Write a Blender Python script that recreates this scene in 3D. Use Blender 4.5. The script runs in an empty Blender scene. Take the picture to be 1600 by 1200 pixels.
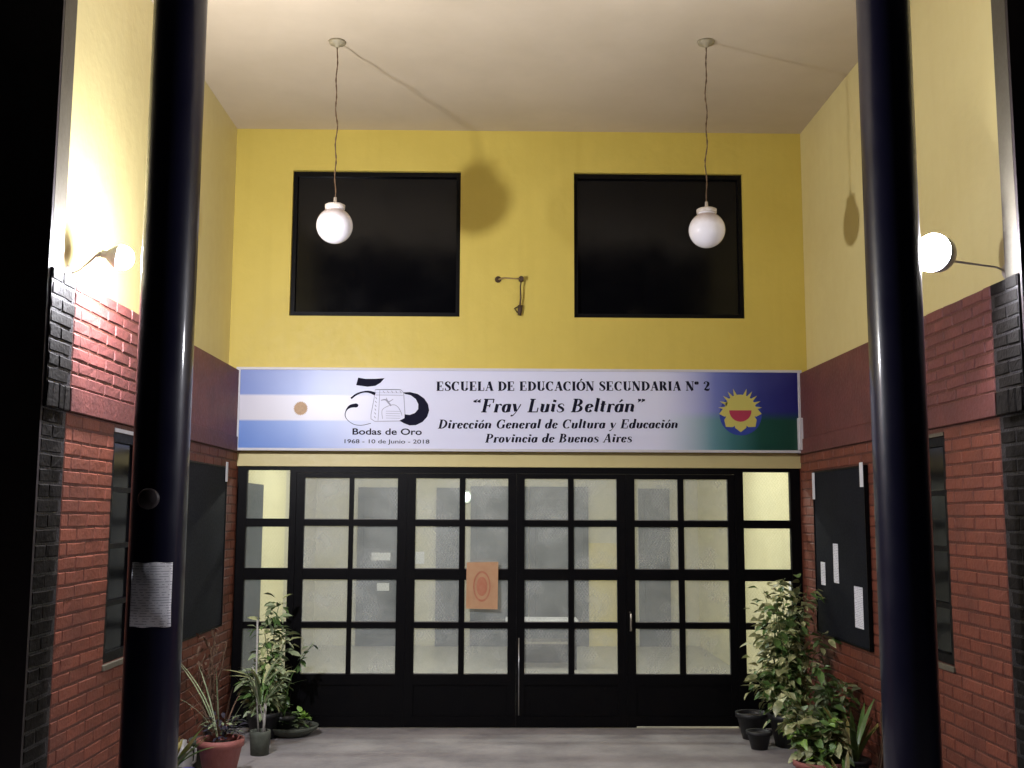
import bpy, bmesh, math, random
from mathutils import Vector, Matrix
R = math.radians
random.seed(7)
scene = bpy.context.scene
COL = scene.collection

# ------------------------------------------------------------------ camera
cam_d = bpy.data.cameras.new('camera'); cam = bpy.data.objects.new('camera', cam_d); COL.objects.link(cam)
cam_d.sensor_width = 36; cam_d.lens = 1674.6 / 1600 * 36
cam_d.clip_start = .05; cam_d.clip_end = 2000
CAMZ = 1.7375
cam.matrix_world = (Matrix.Translation((0, 0, CAMZ)) @ Matrix.Rotation(R(-.833), 4, 'Z')
                    @ Matrix.Rotation(R(90 + 6.899), 4, 'X') @ Matrix.Rotation(R(.224), 4, 'Z'))
scene.camera = cam
# ------------------------------------------------------------------ world: night
w = bpy.data.worlds.new('World'); scene.world = w; w.use_nodes = True
wn = w.node_tree; bg = wn.nodes['Background']
sky = wn.nodes.new('ShaderNodeTexSky'); sky.sky_type = 'NISHITA'; sky.sun_disc = False
sky.sun_elevation = R(-4.5); sky.sun_rotation = R(200)
wn.links.new(sky.outputs[0], bg.inputs[0]); bg.inputs[1].default_value = 0.05
scene.view_settings.view_transform = 'Standard'; scene.view_settings.look = 'None'
scene.view_settings.gamma = 1; scene.view_settings.exposure = 0
scene.view_settings.use_curve_mapping = False
L_LEFT, L_RIGHT, L_HALL = 2400, 1350, 150     # strengths of the glowing bulbs and the hall lamps

# ------------------------------------------------------------------ dimensions
D = 9.01                       # back wall face
YL, YR = -2.264, 2.643         # plaster faces
BL, BR = -2.162, 2.562         # brick faces
H = 5.048; ZB, ZT = 2.24, 2.92 # ceiling, brick band bottom and top
Y0 = 5.10                      # front of the side walls

# ------------------------------------------------------------------ helpers
class MB:
    def __init__(s): s.v = []; s.f = []; s.m = []; s.uv = {}; s.smooth = []
    def add(s, vs, fs, mi=0, sm=False):
        o = len(s.v); s.v += [tuple(v) for v in vs]
        for f in fs: s.f.append(tuple(i + o for i in f)); s.m.append(mi); s.smooth.append(sm)
    def box(s, a, b, mi=0, M=None):
        (x0, y0, z0), (x1, y1, z1) = a, b
        x0, x1 = min(x0, x1), max(x0, x1); y0, y1 = min(y0, y1), max(y0, y1); z0, z1 = min(z0, z1), max(z0, z1)
        vs = [Vector(p) for p in ((x0,y0,z0),(x1,y0,z0),(x1,y1,z0),(x0,y1,z0),(x0,y0,z1),(x1,y0,z1),(x1,y1,z1),(x0,y1,z1))]
        if M: vs = [M @ v for v in vs]
        s.add(vs, [(0,3,2,1),(4,5,6,7),(0,1,5,4),(1,2,6,5),(2,3,7,6),(3,0,4,7)], mi)
    def tube(s, pts, rad, n=8, mi=0, cap=True):
        pts = [Vector(p) for p in pts]
        rs = rad if isinstance(rad, (list, tuple)) else [rad] * len(pts)
        ref = Vector((.3, .5, .81)).normalized(); vs = []
        for i, p in enumerate(pts):
            d = (pts[min(i+1, len(pts)-1)] - pts[max(i-1, 0)]).normalized()
            a = d.cross(ref)
            if a.length < .05: a = d.cross(Vector((1, 0, 0)))
            a.normalize(); b = d.cross(a)
            for k in range(n):
                t = 2*math.pi*k/n; vs.append(p + (a*math.cos(t) + b*math.sin(t))*rs[i])
        fs = [(i*n+k, i*n+(k+1)%n, (i+1)*n+(k+1)%n, (i+1)*n+k) for i in range(len(pts)-1) for k in range(n)]
        s.add(vs, fs, mi, True)
        if cap:
            o = len(s.v) - len(vs)
            s.f.append(tuple(o+k for k in range(n))[::-1]); s.m.append(mi); s.smooth.append(False)
            q = o + (len(pts)-1)*n; s.f.append(tuple(q+k for k in range(n))); s.m.append(mi); s.smooth.append(False)
    def lathe(s, prof, n=24, mi=0, M=None, sm=True):
        vs = []
        for r, z in prof:
            for k in range(n):
                t = 2*math.pi*k/n; v = Vector((r*math.cos(t), r*math.sin(t), z)); vs.append(M @ v if M else v)
        fs = [(i*n+k, i*n+(k+1)%n, (i+1)*n+(k+1)%n, (i+1)*n+k) for i in range(len(prof)-1) for k in range(n)]
        s.add(vs, fs, mi, sm)
    def mesh(s, name, mats):
        me = bpy.data.meshes.new(name); me.from_pydata(s.v, [], s.f)
        for m in (mats if isinstance(mats, (list, tuple)) else [mats]): me.materials.append(m)
        me.polygons.foreach_set('material_index', s.m); me.polygons.foreach_set('use_smooth', s.smooth)
        me.update(); return me
    def build(s, name, mats, parent=None, loc=(0,0,0), bevel=0):
        me = s.mesh(name, mats)
        if bevel:
            bm = bmesh.new(); bm.from_mesh(me)
            bmesh.ops.bevel(bm, geom=list(bm.edges), offset=bevel, segments=1, affect='EDGES', clamp_overlap=True)
            bm.to_mesh(me); bm.free()
        return link(name, me, parent, loc)
def link(name, me, parent=None, loc=(0,0,0)):
    o = bpy.data.objects.new(name, me); COL.objects.link(o)
    if parent: o.parent = parent
    o.location = loc
    return o
def tag(o, label=None, cat=None, group=None, kind=None):
    if label: o['label'] = label
    if cat: o['category'] = cat
    if group: o['group'] = group
    if kind: o['kind'] = kind
    return o
def thing(name, label, cat, loc=(0,0,0), group=None):
    return tag(link(name, None, None, loc), label, cat, group)
def copy_tree(o, parent=None):
    c = o.copy(); COL.objects.link(c); c.parent = parent
    for ch in [x for x in bpy.data.objects if x.parent == o]: copy_tree(ch, c)
    return c
# ------------------------------------------------------------------ materials
def mat(name, base, rough=.5, metal=0, noise=0, nscale=3, noise2=None, bump=0, bscale=40, spec=.5, coat=0, rnd=0, streak=0):
    m = bpy.data.materials.new(name); m.use_nodes = True; n = m.node_tree.nodes; l = m.node_tree.links
    b = n['Principled BSDF']; b.inputs['Roughness'].default_value = rough; b.inputs['Metallic'].default_value = metal
    b.inputs['Specular IOR Level'].default_value = spec; b.inputs['Coat Weight'].default_value = coat
    b.inputs['Base Color'].default_value = (*base, 1)
    geo = n.new('ShaderNodeNewGeometry')
    if noise or rnd or streak:
        c2 = noise2 or tuple(c*.55 for c in base)
        t = n.new('ShaderNodeTexNoise'); t.inputs['Scale'].default_value = nscale; t.inputs['Detail'].default_value = 7
        t.inputs['Roughness'].default_value = .62
        l.new(geo.outputs['Position'], t.inputs['Vector'])
        mr = n.new('ShaderNodeMapRange'); mr.inputs['From Min'].default_value = .38; mr.inputs['From Max'].default_value = .72
        mr.inputs['To Max'].default_value = noise; l.new(t.outputs['Fac'], mr.inputs['Value'])
        mx = n.new('ShaderNodeMix'); mx.data_type = 'RGBA'; mx.inputs['A'].default_value = (*base, 1); mx.inputs['B'].default_value = (*c2, 1)
        l.new(mr.outputs['Result'], mx.inputs['Factor']); out = mx.outputs['Result']
        if streak:
            mp = n.new('ShaderNodeMapping'); mp.inputs['Scale'].default_value = (7, 7, .5); l.new(geo.outputs['Position'], mp.inputs['Vector'])
            t2 = n.new('ShaderNodeTexNoise'); t2.inputs['Scale'].default_value = 1.3; t2.inputs['Detail'].default_value = 5
            l.new(mp.outputs[0], t2.inputs['Vector'])
            m2 = n.new('ShaderNodeMapRange'); m2.inputs['From Min'].default_value = .48; m2.inputs['From Max'].default_value = .8
            m2.inputs['To Max'].default_value = streak; l.new(t2.outputs['Fac'], m2.inputs['Value'])
            mx2 = n.new('ShaderNodeMix'); mx2.data_type = 'RGBA'; mx2.inputs['B'].default_value = (*c2, 1)
            l.new(out, mx2.inputs['A']); l.new(m2.outputs['Result'], mx2.inputs['Factor']); out = mx2.outputs['Result']
        if rnd:
            oi = n.new('ShaderNodeObjectInfo'); mr3 = n.new('ShaderNodeMapRange')
            mr3.inputs['To Min'].default_value = 1-rnd; mr3.inputs['To Max'].default_value = 1+rnd; l.new(oi.outputs['Random'], mr3.inputs['Value'])
            hs = n.new('ShaderNodeHueSaturation'); l.new(out, hs.inputs['Color']); l.new(mr3.outputs['Result'], hs.inputs['Value']); out = hs.outputs[0]
        l.new(out, b.inputs['Base Color'])
    if bump:
        t = n.new('ShaderNodeTexNoise'); t.inputs['Scale'].default_value = bscale; t.inputs['Detail'].default_value = 4
        l.new(geo.outputs['Position'], t.inputs['Vector'])
        bp = n.new('ShaderNodeBump'); bp.inputs['Strength'].default_value = bump; bp.inputs['Distance'].default_value = .01
        l.new(t.outputs['Fac'], bp.inputs['Height']); l.new(bp.outputs[0], b.inputs['Normal'])
        if noise:
            rr = n.new('ShaderNodeMapRange'); rr.inputs['To Min'].default_value = max(.05, rough-.12); rr.inputs['To Max'].default_value = min(1, rough+.15)
            l.new(t.outputs['Fac'], rr.inputs['Value']); l.new(rr.outputs['Result'], b.inputs['Roughness'])
    return m
def emit(name, col, st):
    m = bpy.data.materials.new(name); m.use_nodes = True; n = m.node_tree.nodes; l = m.node_tree.links
    n.remove(n['Principled BSDF']); e = n.new('ShaderNodeEmission'); e.inputs[0].default_value = (*col, 1); e.inputs[1].default_value = st
    l.new(e.outputs[0], n['Material Output'].inputs[0]); m.cycles.emission_sampling = 'FRONT'; return m
M_yback = mat('yellow_plaster', (.66, .52, .105), .5, noise=.5, nscale=1.3, noise2=(.54, .41, .07), bump=.3, bscale=14, streak=.3)
M_yside = mat('pale_yellow_plaster', (.70, .60, .28), .42, noise=.5, nscale=1.2, noise2=(.60, .49, .21), bump=.3, bscale=13, streak=.25)
M_ceil = mat('cream_ceiling_paint', (.60, .51, .38), .7, noise=.7, nscale=.9, noise2=(.49, .41, .29), bump=.15, bscale=6)
M_taupe = mat('taupe_paint', (.115, .10, .07), .6, noise=.4, nscale=4, bump=.2)
M_pier = mat('dark_brown_paint', (.035, .025, .028), .55, noise=.5, nscale=3, bump=.2, bscale=20)
M_brick = mat('red_painted_brick', (.185, .047, .024), .6, noise=.85, nscale=4, noise2=(.115, .03, .018), bump=.4, bscale=45, rnd=.13)
M_band = mat('oxblood_painted_brick', (.15, .042, .036), .58, noise=.7, nscale=6, noise2=(.09, .027, .026), bump=.45, bscale=38, rnd=.12)
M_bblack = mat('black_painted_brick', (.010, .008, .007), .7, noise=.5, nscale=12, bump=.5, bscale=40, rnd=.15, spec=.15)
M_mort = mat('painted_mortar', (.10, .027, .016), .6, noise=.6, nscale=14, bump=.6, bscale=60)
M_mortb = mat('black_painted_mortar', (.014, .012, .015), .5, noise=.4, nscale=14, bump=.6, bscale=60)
M_col = mat('navy_black_gloss_enamel', (.007, .007, .022), .36, noise=.4, nscale=4, noise2=(.011, .009, .028), bump=.12, bscale=7, coat=.5, spec=.25)
M_col.node_tree.nodes['Principled BSDF'].inputs['Coat Roughness'].default_value = .10
M_blk = mat('black_metal_enamel', (.003, .0028, .0036), .42, noise=.4, nscale=6, noise2=(.006, .005, .005), bump=.1, bscale=30, spec=.12)
M_winpane = mat('dark_window_glass', (.002, .002, .003), .07, noise=.5, nscale=3, noise2=(.004, .004, .005), bump=.03, bscale=5, spec=.25)
M_floor = mat('worn_concrete', (.38, .35, .345), .6, streak=.0, noise=1, nscale=2.0, noise2=(.2, .185, .19), bump=.35, bscale=30)
M_ground = mat('night_pavement', (.10, .095, .09), .8, noise=.8, nscale=1.2, bump=.4, bscale=20)
M_hallfloor = mat('hall_terrazzo', (.42, .40, .35), .3, noise=.5, nscale=14, noise2=(.33, .31, .27))
M_hallwall = mat('hall_cream_wall', (.60, .56, .44), .6, noise=.3, nscale=2, noise2=(.52, .48, .37))
M_hally = mat('hall_yellow_wall', (.76, .70, .46), .5, noise=.3, nscale=2, noise2=(.70, .62, .38))
M_hallceil = mat('hall_ceiling_paint', (.7, .7, .66), .7)
M_hdoor = mat('grey_hall_door', (.075, .085, .10), .4, noise=.5, nscale=7, bump=.1)
M_board = mat('black_felt_board', (.008, .009, .014), .6, noise=.6, nscale=4, noise2=(.012, .013, .021), spec=.1, bump=.15, bscale=60)
M_white = mat('white_frame_paint', (.62, .61, .64), .45, noise=.3, nscale=10, noise2=(.5, .48, .48))
M_paper = mat('white_paper', (.74, .74, .78), .7, noise=.2, nscale=20, noise2=(.66, .66, .7))
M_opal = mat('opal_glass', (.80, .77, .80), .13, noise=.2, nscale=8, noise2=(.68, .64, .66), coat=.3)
_n = M_opal.node_tree.nodes; _l = M_opal.node_tree.links; _b = _n['Principled BSDF']        # brown tint growing on upward-facing glass, broken up by noise
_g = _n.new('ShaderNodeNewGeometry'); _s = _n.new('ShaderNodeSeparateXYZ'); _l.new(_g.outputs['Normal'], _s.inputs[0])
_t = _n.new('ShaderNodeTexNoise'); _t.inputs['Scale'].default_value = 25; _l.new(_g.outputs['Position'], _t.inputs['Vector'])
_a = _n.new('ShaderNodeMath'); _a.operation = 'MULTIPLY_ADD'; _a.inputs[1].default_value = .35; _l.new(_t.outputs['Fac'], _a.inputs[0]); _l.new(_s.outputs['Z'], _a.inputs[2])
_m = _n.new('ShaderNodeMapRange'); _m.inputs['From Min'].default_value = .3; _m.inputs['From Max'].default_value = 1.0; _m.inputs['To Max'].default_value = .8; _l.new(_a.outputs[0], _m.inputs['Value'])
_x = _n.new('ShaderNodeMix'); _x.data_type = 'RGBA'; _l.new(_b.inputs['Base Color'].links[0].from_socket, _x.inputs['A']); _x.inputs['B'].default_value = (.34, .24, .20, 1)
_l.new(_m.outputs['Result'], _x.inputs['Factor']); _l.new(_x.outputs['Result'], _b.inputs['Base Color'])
M_rose = mat('yellowed_plastic', (.36, .31, .20), .5, noise=.6, nscale=30)
M_fitter = mat('aged_white_fitter', (.62, .56, .50), .4, noise=.6, nscale=30, noise2=(.35, .27, .2))
M_cord = mat('brown_twisted_cord', (.10, .055, .025), .7)
M_rust = mat('rusty_steel', (.09, .05, .025), .7, noise=.8, nscale=40, noise2=(.03, .02, .015), bump=.5)
M_brass = mat('pale_metal', (.55, .5, .42), .35, metal=.8)
M_terra = mat('terracotta', (.33, .11, .095), .65, noise=.6, nscale=12, noise2=(.24, .08, .055), bump=.3)
M_dpot = mat('dark_plastic_pot', (.02, .02, .022), .5)
M_gpot = mat('mossy_grey_pot', (.10, .11, .085), .8, noise=.8, nscale=15, bump=.4)
M_soil = mat('potting_soil', (.03, .02, .013), .95, noise=.7, nscale=40, bump=.8, bscale=80)
M_twig = mat('dry_twig', (.10, .055, .03), .8)
M_cane = mat('pale_cane', (.42, .40, .36), .7)
M_steel = mat('stainless', (.5, .5, .5), .35, metal=1)
M_bluep = mat('blue_plastic', (.03, .035, .35), .35)
M_jug = mat('milky_plastic', (.42, .40, .37), .4, noise=.5, nscale=12)
M_bulbL = emit('glowing_bulb_left', (.93, .93, 1.0), L_LEFT)
M_bulbR = emit('glowing_bulb_right', (.93, .93, 1.0), L_RIGHT)
M_hallL = emit('hall_tube_light', (1, .99, .93), L_HALL)
M_hallB = emit('hall_bulkhead_glow', (.85, 1, .98), 14)
M_base = mat('bulb_base_plastic', (.6, .6, .6), .4)
def leafmat(name, a, b, sc=6, rough=.4):
    m = mat(name, a, rough, noise=1, nscale=sc, noise2=b, rnd=.35)
    return m
M_lg = leafmat('leaf_green', (.12, .21, .055), (.055, .12, .03))
M_lb = leafmat('leaf_bright_green', (.22, .36, .06), (.10, .22, .03))
M_lv = leafmat('leaf_variegated', (.20, .24, .09), (.58, .56, .30), 24)
M_lgrey = leafmat('leaf_grey_green', (.30, .35, .20), (.12, .18, .08), 12)
M_ldk = leafmat('leaf_dark_purple', (.022, .02, .035), (.05, .045, .07), 20)
M_ly = leafmat('leaf_yellowing', (.22, .18, .05), (.09, .1, .03), 12)
def pane_mat(name, dust, gloss, wire=True, trans=(.9, .93, .92)):
    m = bpy.data.materials.new(name); m.use_nodes = True; n = m.node_tree.nodes; l = m.node_tree.links
    n.remove(n['Principled BSDF'])
    tr = n.new('ShaderNodeBsdfTransparent'); tr.inputs[0].default_value = (*trans, 1)
    di = n.new('ShaderNodeBsdfDiffuse'); di.inputs[0].default_value = (.78, .8, .78, 1)
    gl = n.new('ShaderNodeBsdfGlossy'); gl.inputs['Roughness'].default_value = .12
    geo = n.new('ShaderNodeNewGeometry'); sep = n.new('ShaderNodeSeparateXYZ'); l.new(geo.outputs['Position'], sep.inputs[0])
    t = n.new('ShaderNodeTexNoise'); t.inputs['Scale'].default_value = 3.2; t.inputs['Detail'].default_value = 6; l.new(geo.outputs['Position'], t.inputs['Vector'])
    mr = n.new('ShaderNodeMapRange'); mr.inputs['From Min'].default_value = .3; mr.inputs['From Max'].default_value = .75
    mr.inputs['To Min'].default_value = dust*.55; mr.inputs['To Max'].default_value = dust*1.6; l.new(t.outputs['Fac'], mr.inputs['Value'])
    fac = mr.outputs['Result']
    if wire:    # diagonal wire mesh cast in the glass
        def band(sx, sz):
            a = n.new('ShaderNodeMath'); a.operation = 'MULTIPLY'; a.inputs[1].default_value = sx; l.new(sep.outputs['X'], a.inputs[0])
            b = n.new('ShaderNodeMath'); b.operation = 'MULTIPLY_ADD'; b.inputs[1].default_value = sz; l.new(sep.outputs['Z'], b.inputs[0]); l.new(a.outputs[0], b.inputs[2])
            f = n.new('ShaderNodeMath'); f.operation = 'PINGPONG'; f.inputs[1].default_value = .5; l.new(b.outputs[0], f.inputs[0])
            g = n.new('ShaderNodeMath'); g.operation = 'LESS_THAN'; g.inputs[1].default_value = .05; l.new(f.outputs[0], g.inputs[0]); return g.outputs[0]
        mx = n.new('ShaderNodeMath'); mx.operation = 'MAXIMUM'; l.new(band(38, 26), mx.inputs[0]); l.new(band(38, -26), mx.inputs[1])
        ma = n.new('ShaderNodeMath'); ma.operation = 'MULTIPLY_ADD'; ma.inputs[1].default_value = .045; l.new(mx.outputs[0], ma.inputs[0]); l.new(fac, ma.inputs[2]); fac = ma.outputs[0]
    m1 = n.new('ShaderNodeMixShader'); l.new(fac, m1.inputs[0]); l.new(tr.outputs[0], m1.inputs[1]); l.new(di.outputs[0], m1.inputs[2])
    m2 = n.new('ShaderNodeMixShader'); m2.inputs[0].default_value = gloss; l.new(m1.outputs[0], m2.inputs[1]); l.new(gl.outputs[0], m2.inputs[2])
    l.new(m2.outputs[0], n['Material Output'].inputs[0]); return m
M_pane = pane_mat('dusty_wired_glass', .22, .06)
M_putty = mat('dusty_putty', (.16, .15, .14), .7)
M_clear = pane_mat('clear_wired_glass', .05, .04)

# ================================================================== SETTING
b = MB(); b.add([(-300,-300,-.03),(300,-300,-.03),(300,300,-.03),(-300,300,-.03)], [(0,1,2,3)])
b.build('ground', M_ground)['kind'] = 'structure'
b = MB(); b.box((-3.2, 3.0, -.12), (3.6, D-.002, 0)); b.build('porch_floor', M_floor)['kind'] = 'structure'
b = MB(); b.box((YL-.6, 4.7, H), (YR+.6, D+.2, H+.2)); b.build('ceiling', M_ceil)['kind'] = 'structure'
# low threshold between porch and hall
# ---- back wall
bw = thing('back_wall', 'tall yellow plastered end wall over the glazed doors, with two square openings', 'wall', (.19, D, 0))
off = (-.19, -D, 0)
WZ0, WZ1 = 3.403, 4.68
WX = [(-1.768, -.319), (.661, 2.127)]
LZ = 2.125
b = MB()
b.box((YL, D, LZ), (YR, D+.2, WZ0)); b.box((YL, D, WZ1), (YR, D+.2, H))
b.box((YL, D, WZ0), (WX[0][0], D+.2, WZ1)); b.box((WX[0][1], D, WZ0), (WX[1][0], D+.2, WZ1)); b.box((WX[1][1], D, WZ0), (YR, D+.2, WZ1))
b.build('plaster', M_yback, bw, off)
b = MB(); b.box((YL-.05, D+.003, 0), (BL-.002, D+.2, LZ)); b.box((BR+.002, D+.003, 0), (YR+.05, D+.2, LZ)); b.build('door_jamb', M_brick, bw, off)
b = MB(); b.box((YL, D-.012, LZ+.0), (YR, D-.001, LZ+.12)); b.build('lintel_face', M_yside, bw, off)

# ---- side walls with real bricks
def brick_mesh(name, L, hh, dep, m, seed):
    """brick: front face at local +x, origin at centre of back; irregular rounded front"""
    rg = random.Random(seed); b = MB(); j = lambda a: rg.uniform(-a, a)
    e = .0055
    back = [(0, -L/2, -hh/2), (0, L/2, -hh/2), (0, L/2, hh/2), (0, -L/2, hh/2)]
    mid = [(dep-e+j(.001), y+j(.0015), z+j(.0015)) for _, y, z in back]
    # front ring with an extra midpoint on the long edges so that they wander
    fr = [(dep+j(.002), y*(1-2*e/L)+j(.002), z*(1-2*e/hh)+j(.002)) for _, y, z in back]
    mt = (dep-e, j(.05), hh/2+j(.003)); mbm = (dep-e, j(.05), -hh/2+j(.003))
    ft = (dep+j(.002), mt[1], hh/2-e+j(.003)); fb = (dep+j(.002), mbm[1], -hh/2+e+j(.003))
    v = back + mid + fr + [mt, mbm, ft, fb]
    f = [(0,1,5,13,4),(1,2,6,5),(2,3,7,12,6),(3,0,4,7),
         (4,13,15,8),(13,5,9,15),(5,6,10,9),(6,12,14,10),(12,7,11,14),(7,4,8,11),(8,15,14,11),(15,9,10,14)]
    b.add(v, f, 0, False)
    return b.mesh(name, m)
def side_wall(s, XB, XY, label):
    """s=+1: left wall, its face looks to +x; s=-1: right wall"""
    t = thing('side_wall', label, 'wall', (XB - s*.3, 7.0, 0), 'side walls of the porch')
    off = Vector((-(XB - s*.3), -7.0, 0))
    XO = XY - s*.45
    def bx(name, m, *boxes, bevel=0):
        b = MB()
        for (a, c) in boxes: b.box(a, c)
        return b.build(name, m, t, off, bevel)
    dep = .011; XM = XB - s*.004     # mortar plane sits behind the brick faces
    WY0, WY1, WZa, WZb = 6.09, 7.02, .90, 2.19
    YB = 5.405                      # black paint ends here
    bx('mortar_bed', M_mort, ((XM, YB, 0), (XO, WY0, ZB-.001)), ((XM, WY1, 0), (XO, D-.001, ZB-.001)), ((XM, WY0, 0), (XO, WY1, WZa)), ((XM, WY0, WZb), (XO, WY1, ZB-.001)),
       ((XM+s*.0135, YB, ZB), (XO, D-.001, ZT-.004)))
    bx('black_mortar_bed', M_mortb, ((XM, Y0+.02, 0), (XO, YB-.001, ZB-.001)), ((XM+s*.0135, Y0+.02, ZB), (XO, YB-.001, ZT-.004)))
    bx('upper_plaster', M_yside, ((XY, 5.265, ZT), (XO, D-.001, H-.001)))
    bx('pier_upper', M_taupe, ((XB, Y0+.02, ZT), (XO, 5.263, H-.001)))
    bx('pier_front', M_pier, ((XB-s*.001, Y0-.004, 0), (XO-s*1.0, Y0+.018, H-.001)))
    YP = 7.16                       # behind the column the band turns from bricks to smooth painted plaster
    bx('ledge', M_band, ((XM+s*.0136, YB, ZB+.001), (XB+s*.021, D-.003, ZB+.124)), bevel=.004)
    bx('band_plaster', M_band, ((XM+s*.0136, YP, ZB+.126), (XB+s*.012, D-.003, ZT-.002)), bevel=.003)
    # bricks
    k = .0725; sets = {}
    def variants(key, L, hh, m):
        if key not in sets:
            sets[key] = [brick_mesh('brick', L, hh, dep, m, i*7+len(sets)) for i in range(6)]
        return random.choice(sets[key])
    todo = []
    def put(y0, y1, zc, hh, kind, dx=0, nm='brick'):
        if y1 - y0 < .03: return
        for (a, c) in ((y0, y1),):
            # cut by the window and by the paint boundary
            if a < YB < c and nm == 'brick':
                put(a, YB-.004, zc, hh, kind, dx, nm); put(YB+.004, c, zc, hh, kind, dx, nm); return
            if WZa-.03 < zc < WZb+.03:
                if a < WY0 < c: put(a, WY0-.002, zc, hh, kind, dx, nm); put(WY0+.001, c, zc, hh, kind, dx, nm); return
                if a < WY1 < c: put(a, WY1-.001, zc, hh, kind, dx, nm); put(WY1+.002, c, zc, hh, kind, dx, nm); return
                if WY0 <= a and c <= WY1: return
            todo.append((a, c, zc, hh, kind, dx, nm))
    nlow = 31
    for r in range(nlow):
        zc = ZB - .004 - (r + .5)*.0722
        y = Y0 + .02 - (.125 if r % 2 else 0)
        while y < D:
            a, c = max(y + .0025, Y0+.022), min(y + .2475, D - .004); put(a, c, zc, .063, 'low'); y += .25
    y = Y0+.02
    while y < YB-.03:                # bricks on edge along the bottom of the band
        put(y+.003, y+.067, ZB + .062, .122, 'edge', .018, 'edge_brick'); y += .07
    for r in range(8):
        zc = ZB + .128 + (r + .5)*.0695
        y = Y0 + .02 - (.125 if r % 2 else 0)
        while y < YP:
            a, c = max(y + .004, Y0+.022), min(y + .246, YP - .003); put(a, c, zc, .0595, 'band', .014); y += .25
    def size(q):
        a, c, zc = q[0], q[1], q[2]; ym = (a+c)/2
        vy = 600 + 1674*(-(zc-CAMZ)/ym + math.tan(R(6.9)))
        return 0 if vy > 1225 else (c-a)/ym/ym
    bricks = sorted([q for q in todo if q[6] == 'brick'], key=size, reverse=True)
    keep = bricks[:298]; rest = bricks[298:]
    edges = [q for q in todo if q[6] == 'edge_brick']
    stuff = MB(); stb = MB()
    for q in keep + edges:
        a, c, zc, hh, kind, dx, nm = q; L = c-a; ym = (a+c)/2
        blk = ym < YB
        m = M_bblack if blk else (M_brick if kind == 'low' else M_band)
        key = (round(L, 2), hh, m.name); me = variants(key, round(L, 2), hh, m)
        o = link(nm, me, t, off + Vector((XM + s*(dx - .007 + random.uniform(-.001, .001)), ym, zc)))
        if s < 0: o.rotation_euler = (random.gauss(0, .006), random.gauss(0, .012), math.pi + random.gauss(0, .006))
        else: o.rotation_euler = (random.gauss(0, .006), random.gauss(0, .012), random.gauss(0, .006))
    for q in rest:
        a, c, zc, hh, kind, dx, nm = q; x0 = XM + s*(dx-.007) + s*random.uniform(-.001, .001)
        mi = 2 if (a+c)/2 < YB else (0 if kind == 'low' else 1)
        e = .005; x1 = x0 + s*dep; x2 = x1 - s*e
        v = [(x0, a, zc-hh/2), (x0, c, zc-hh/2), (x0, c, zc+hh/2), (x0, a, zc+hh/2),
             (x2, a, zc-hh/2), (x2, c, zc-hh/2), (x2, c, zc+hh/2), (x2, a, zc+hh/2),
             (x1, a+e, zc-hh/2+e), (x1, c-e, zc-hh/2+e), (x1, c-e, zc+hh/2-e), (x1, a+e, zc+hh/2-e)]
        f = [(0,1,5,4),(1,2,6,5),(2,3,7,6),(3,0,4,7),(4,5,9,8),(5,6,10,9),(6,7,11,10),(7,4,8,11),(8,9,10,11)]
        if s < 0: f = [x[::-1] for x in f]
        stuff.add(v, f, mi)
    so = stuff.build('brick_courses', [M_brick, M_band, M_bblack], t, off); so['kind'] = 'stuff'
    return t, (WY0, WY1, WZa, WZb)
side_wall(1, BL, YL, 'left side wall, pale yellow above red brick, with the wall lamp that glares widest')
side_wall(-1, BR, YR, 'right side wall, pale yellow above red brick, behind the board with white notices')

# ---- windows in the side walls (barred dark sash)
def side_window(s, XB, label):
    t = thing('side_window', label, 'window', (XB - s*.05, 6.555, .9), 'side windows of the porch'); off = (-(XB - s*.05), -6.555, -.9)
    y0, y1, z0, z1 = 6.092, 7.018, .902, 2.188; xf = XB - s*.012; xb = XB - s*.07
    b = MB()
    b.box((xf, y0, z0), (xb, y0+.05, z1)); b.box((xf, y1-.05, z0), (xb, y1, z1)); b.box((xf, y0+.05, z0), (xb, y1-.05, z0+.05)); b.box((xf, y0+.05, z1-.05), (xb, y1-.05, z1))
    b.build('frame', M_blk, t, off)
    b = MB()
    for i in range(1, 4):
        z = z0 + (z1-z0)*i/4; b.box((xf-s*.004, y0+.05, z-.014), (xb, y1-.05, z+.014))
    b.box((xf-s*.004, (y0+y1)/2-.014, z0+.05), (xb+s*.002, (y0+y1)/2+.014, z1-.05))
    b.build('glazing_bar', M_blk, t, off)
    for i in range(4):
        for j in range(2):
            za = z0+.05 if i == 0 else z0+(z1-z0)*i/4+.014; zb_ = z1-.05 if i == 3 else z0+(z1-z0)*(i+1)/4-.014
            ya = y0+.05 if j == 0 else (y0+y1)/2+.014; yb = (y0+y1)/2-.014 if j == 0 else y1-.05
            b = MB(); b.box((XB-s*.04, ya, za), (XB-s*.045, yb, zb_)); b.build('pane', M_winpane, t, off)
    b = MB(); b.box((XB+s*.012, y0-.02, z0-.035), (XB-s*.02, y1+.02, z0-.003)); b.build('sill', M_taupe, t, off, .003)
    b = MB(); b.box((XB+s*.004, y0+.0, z1+.003), (XB-s*.02, y1, z1+.024)); b.build('lintel_strip', M_white if s > 0 else M_taupe, t, off)
side_window(1, BL, 'dark barred window in the left brick wall, half hidden by the round column with the paper')
side_window(-1, BR, 'dark barred window in the right brick wall, partly behind the plain round column')

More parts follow.
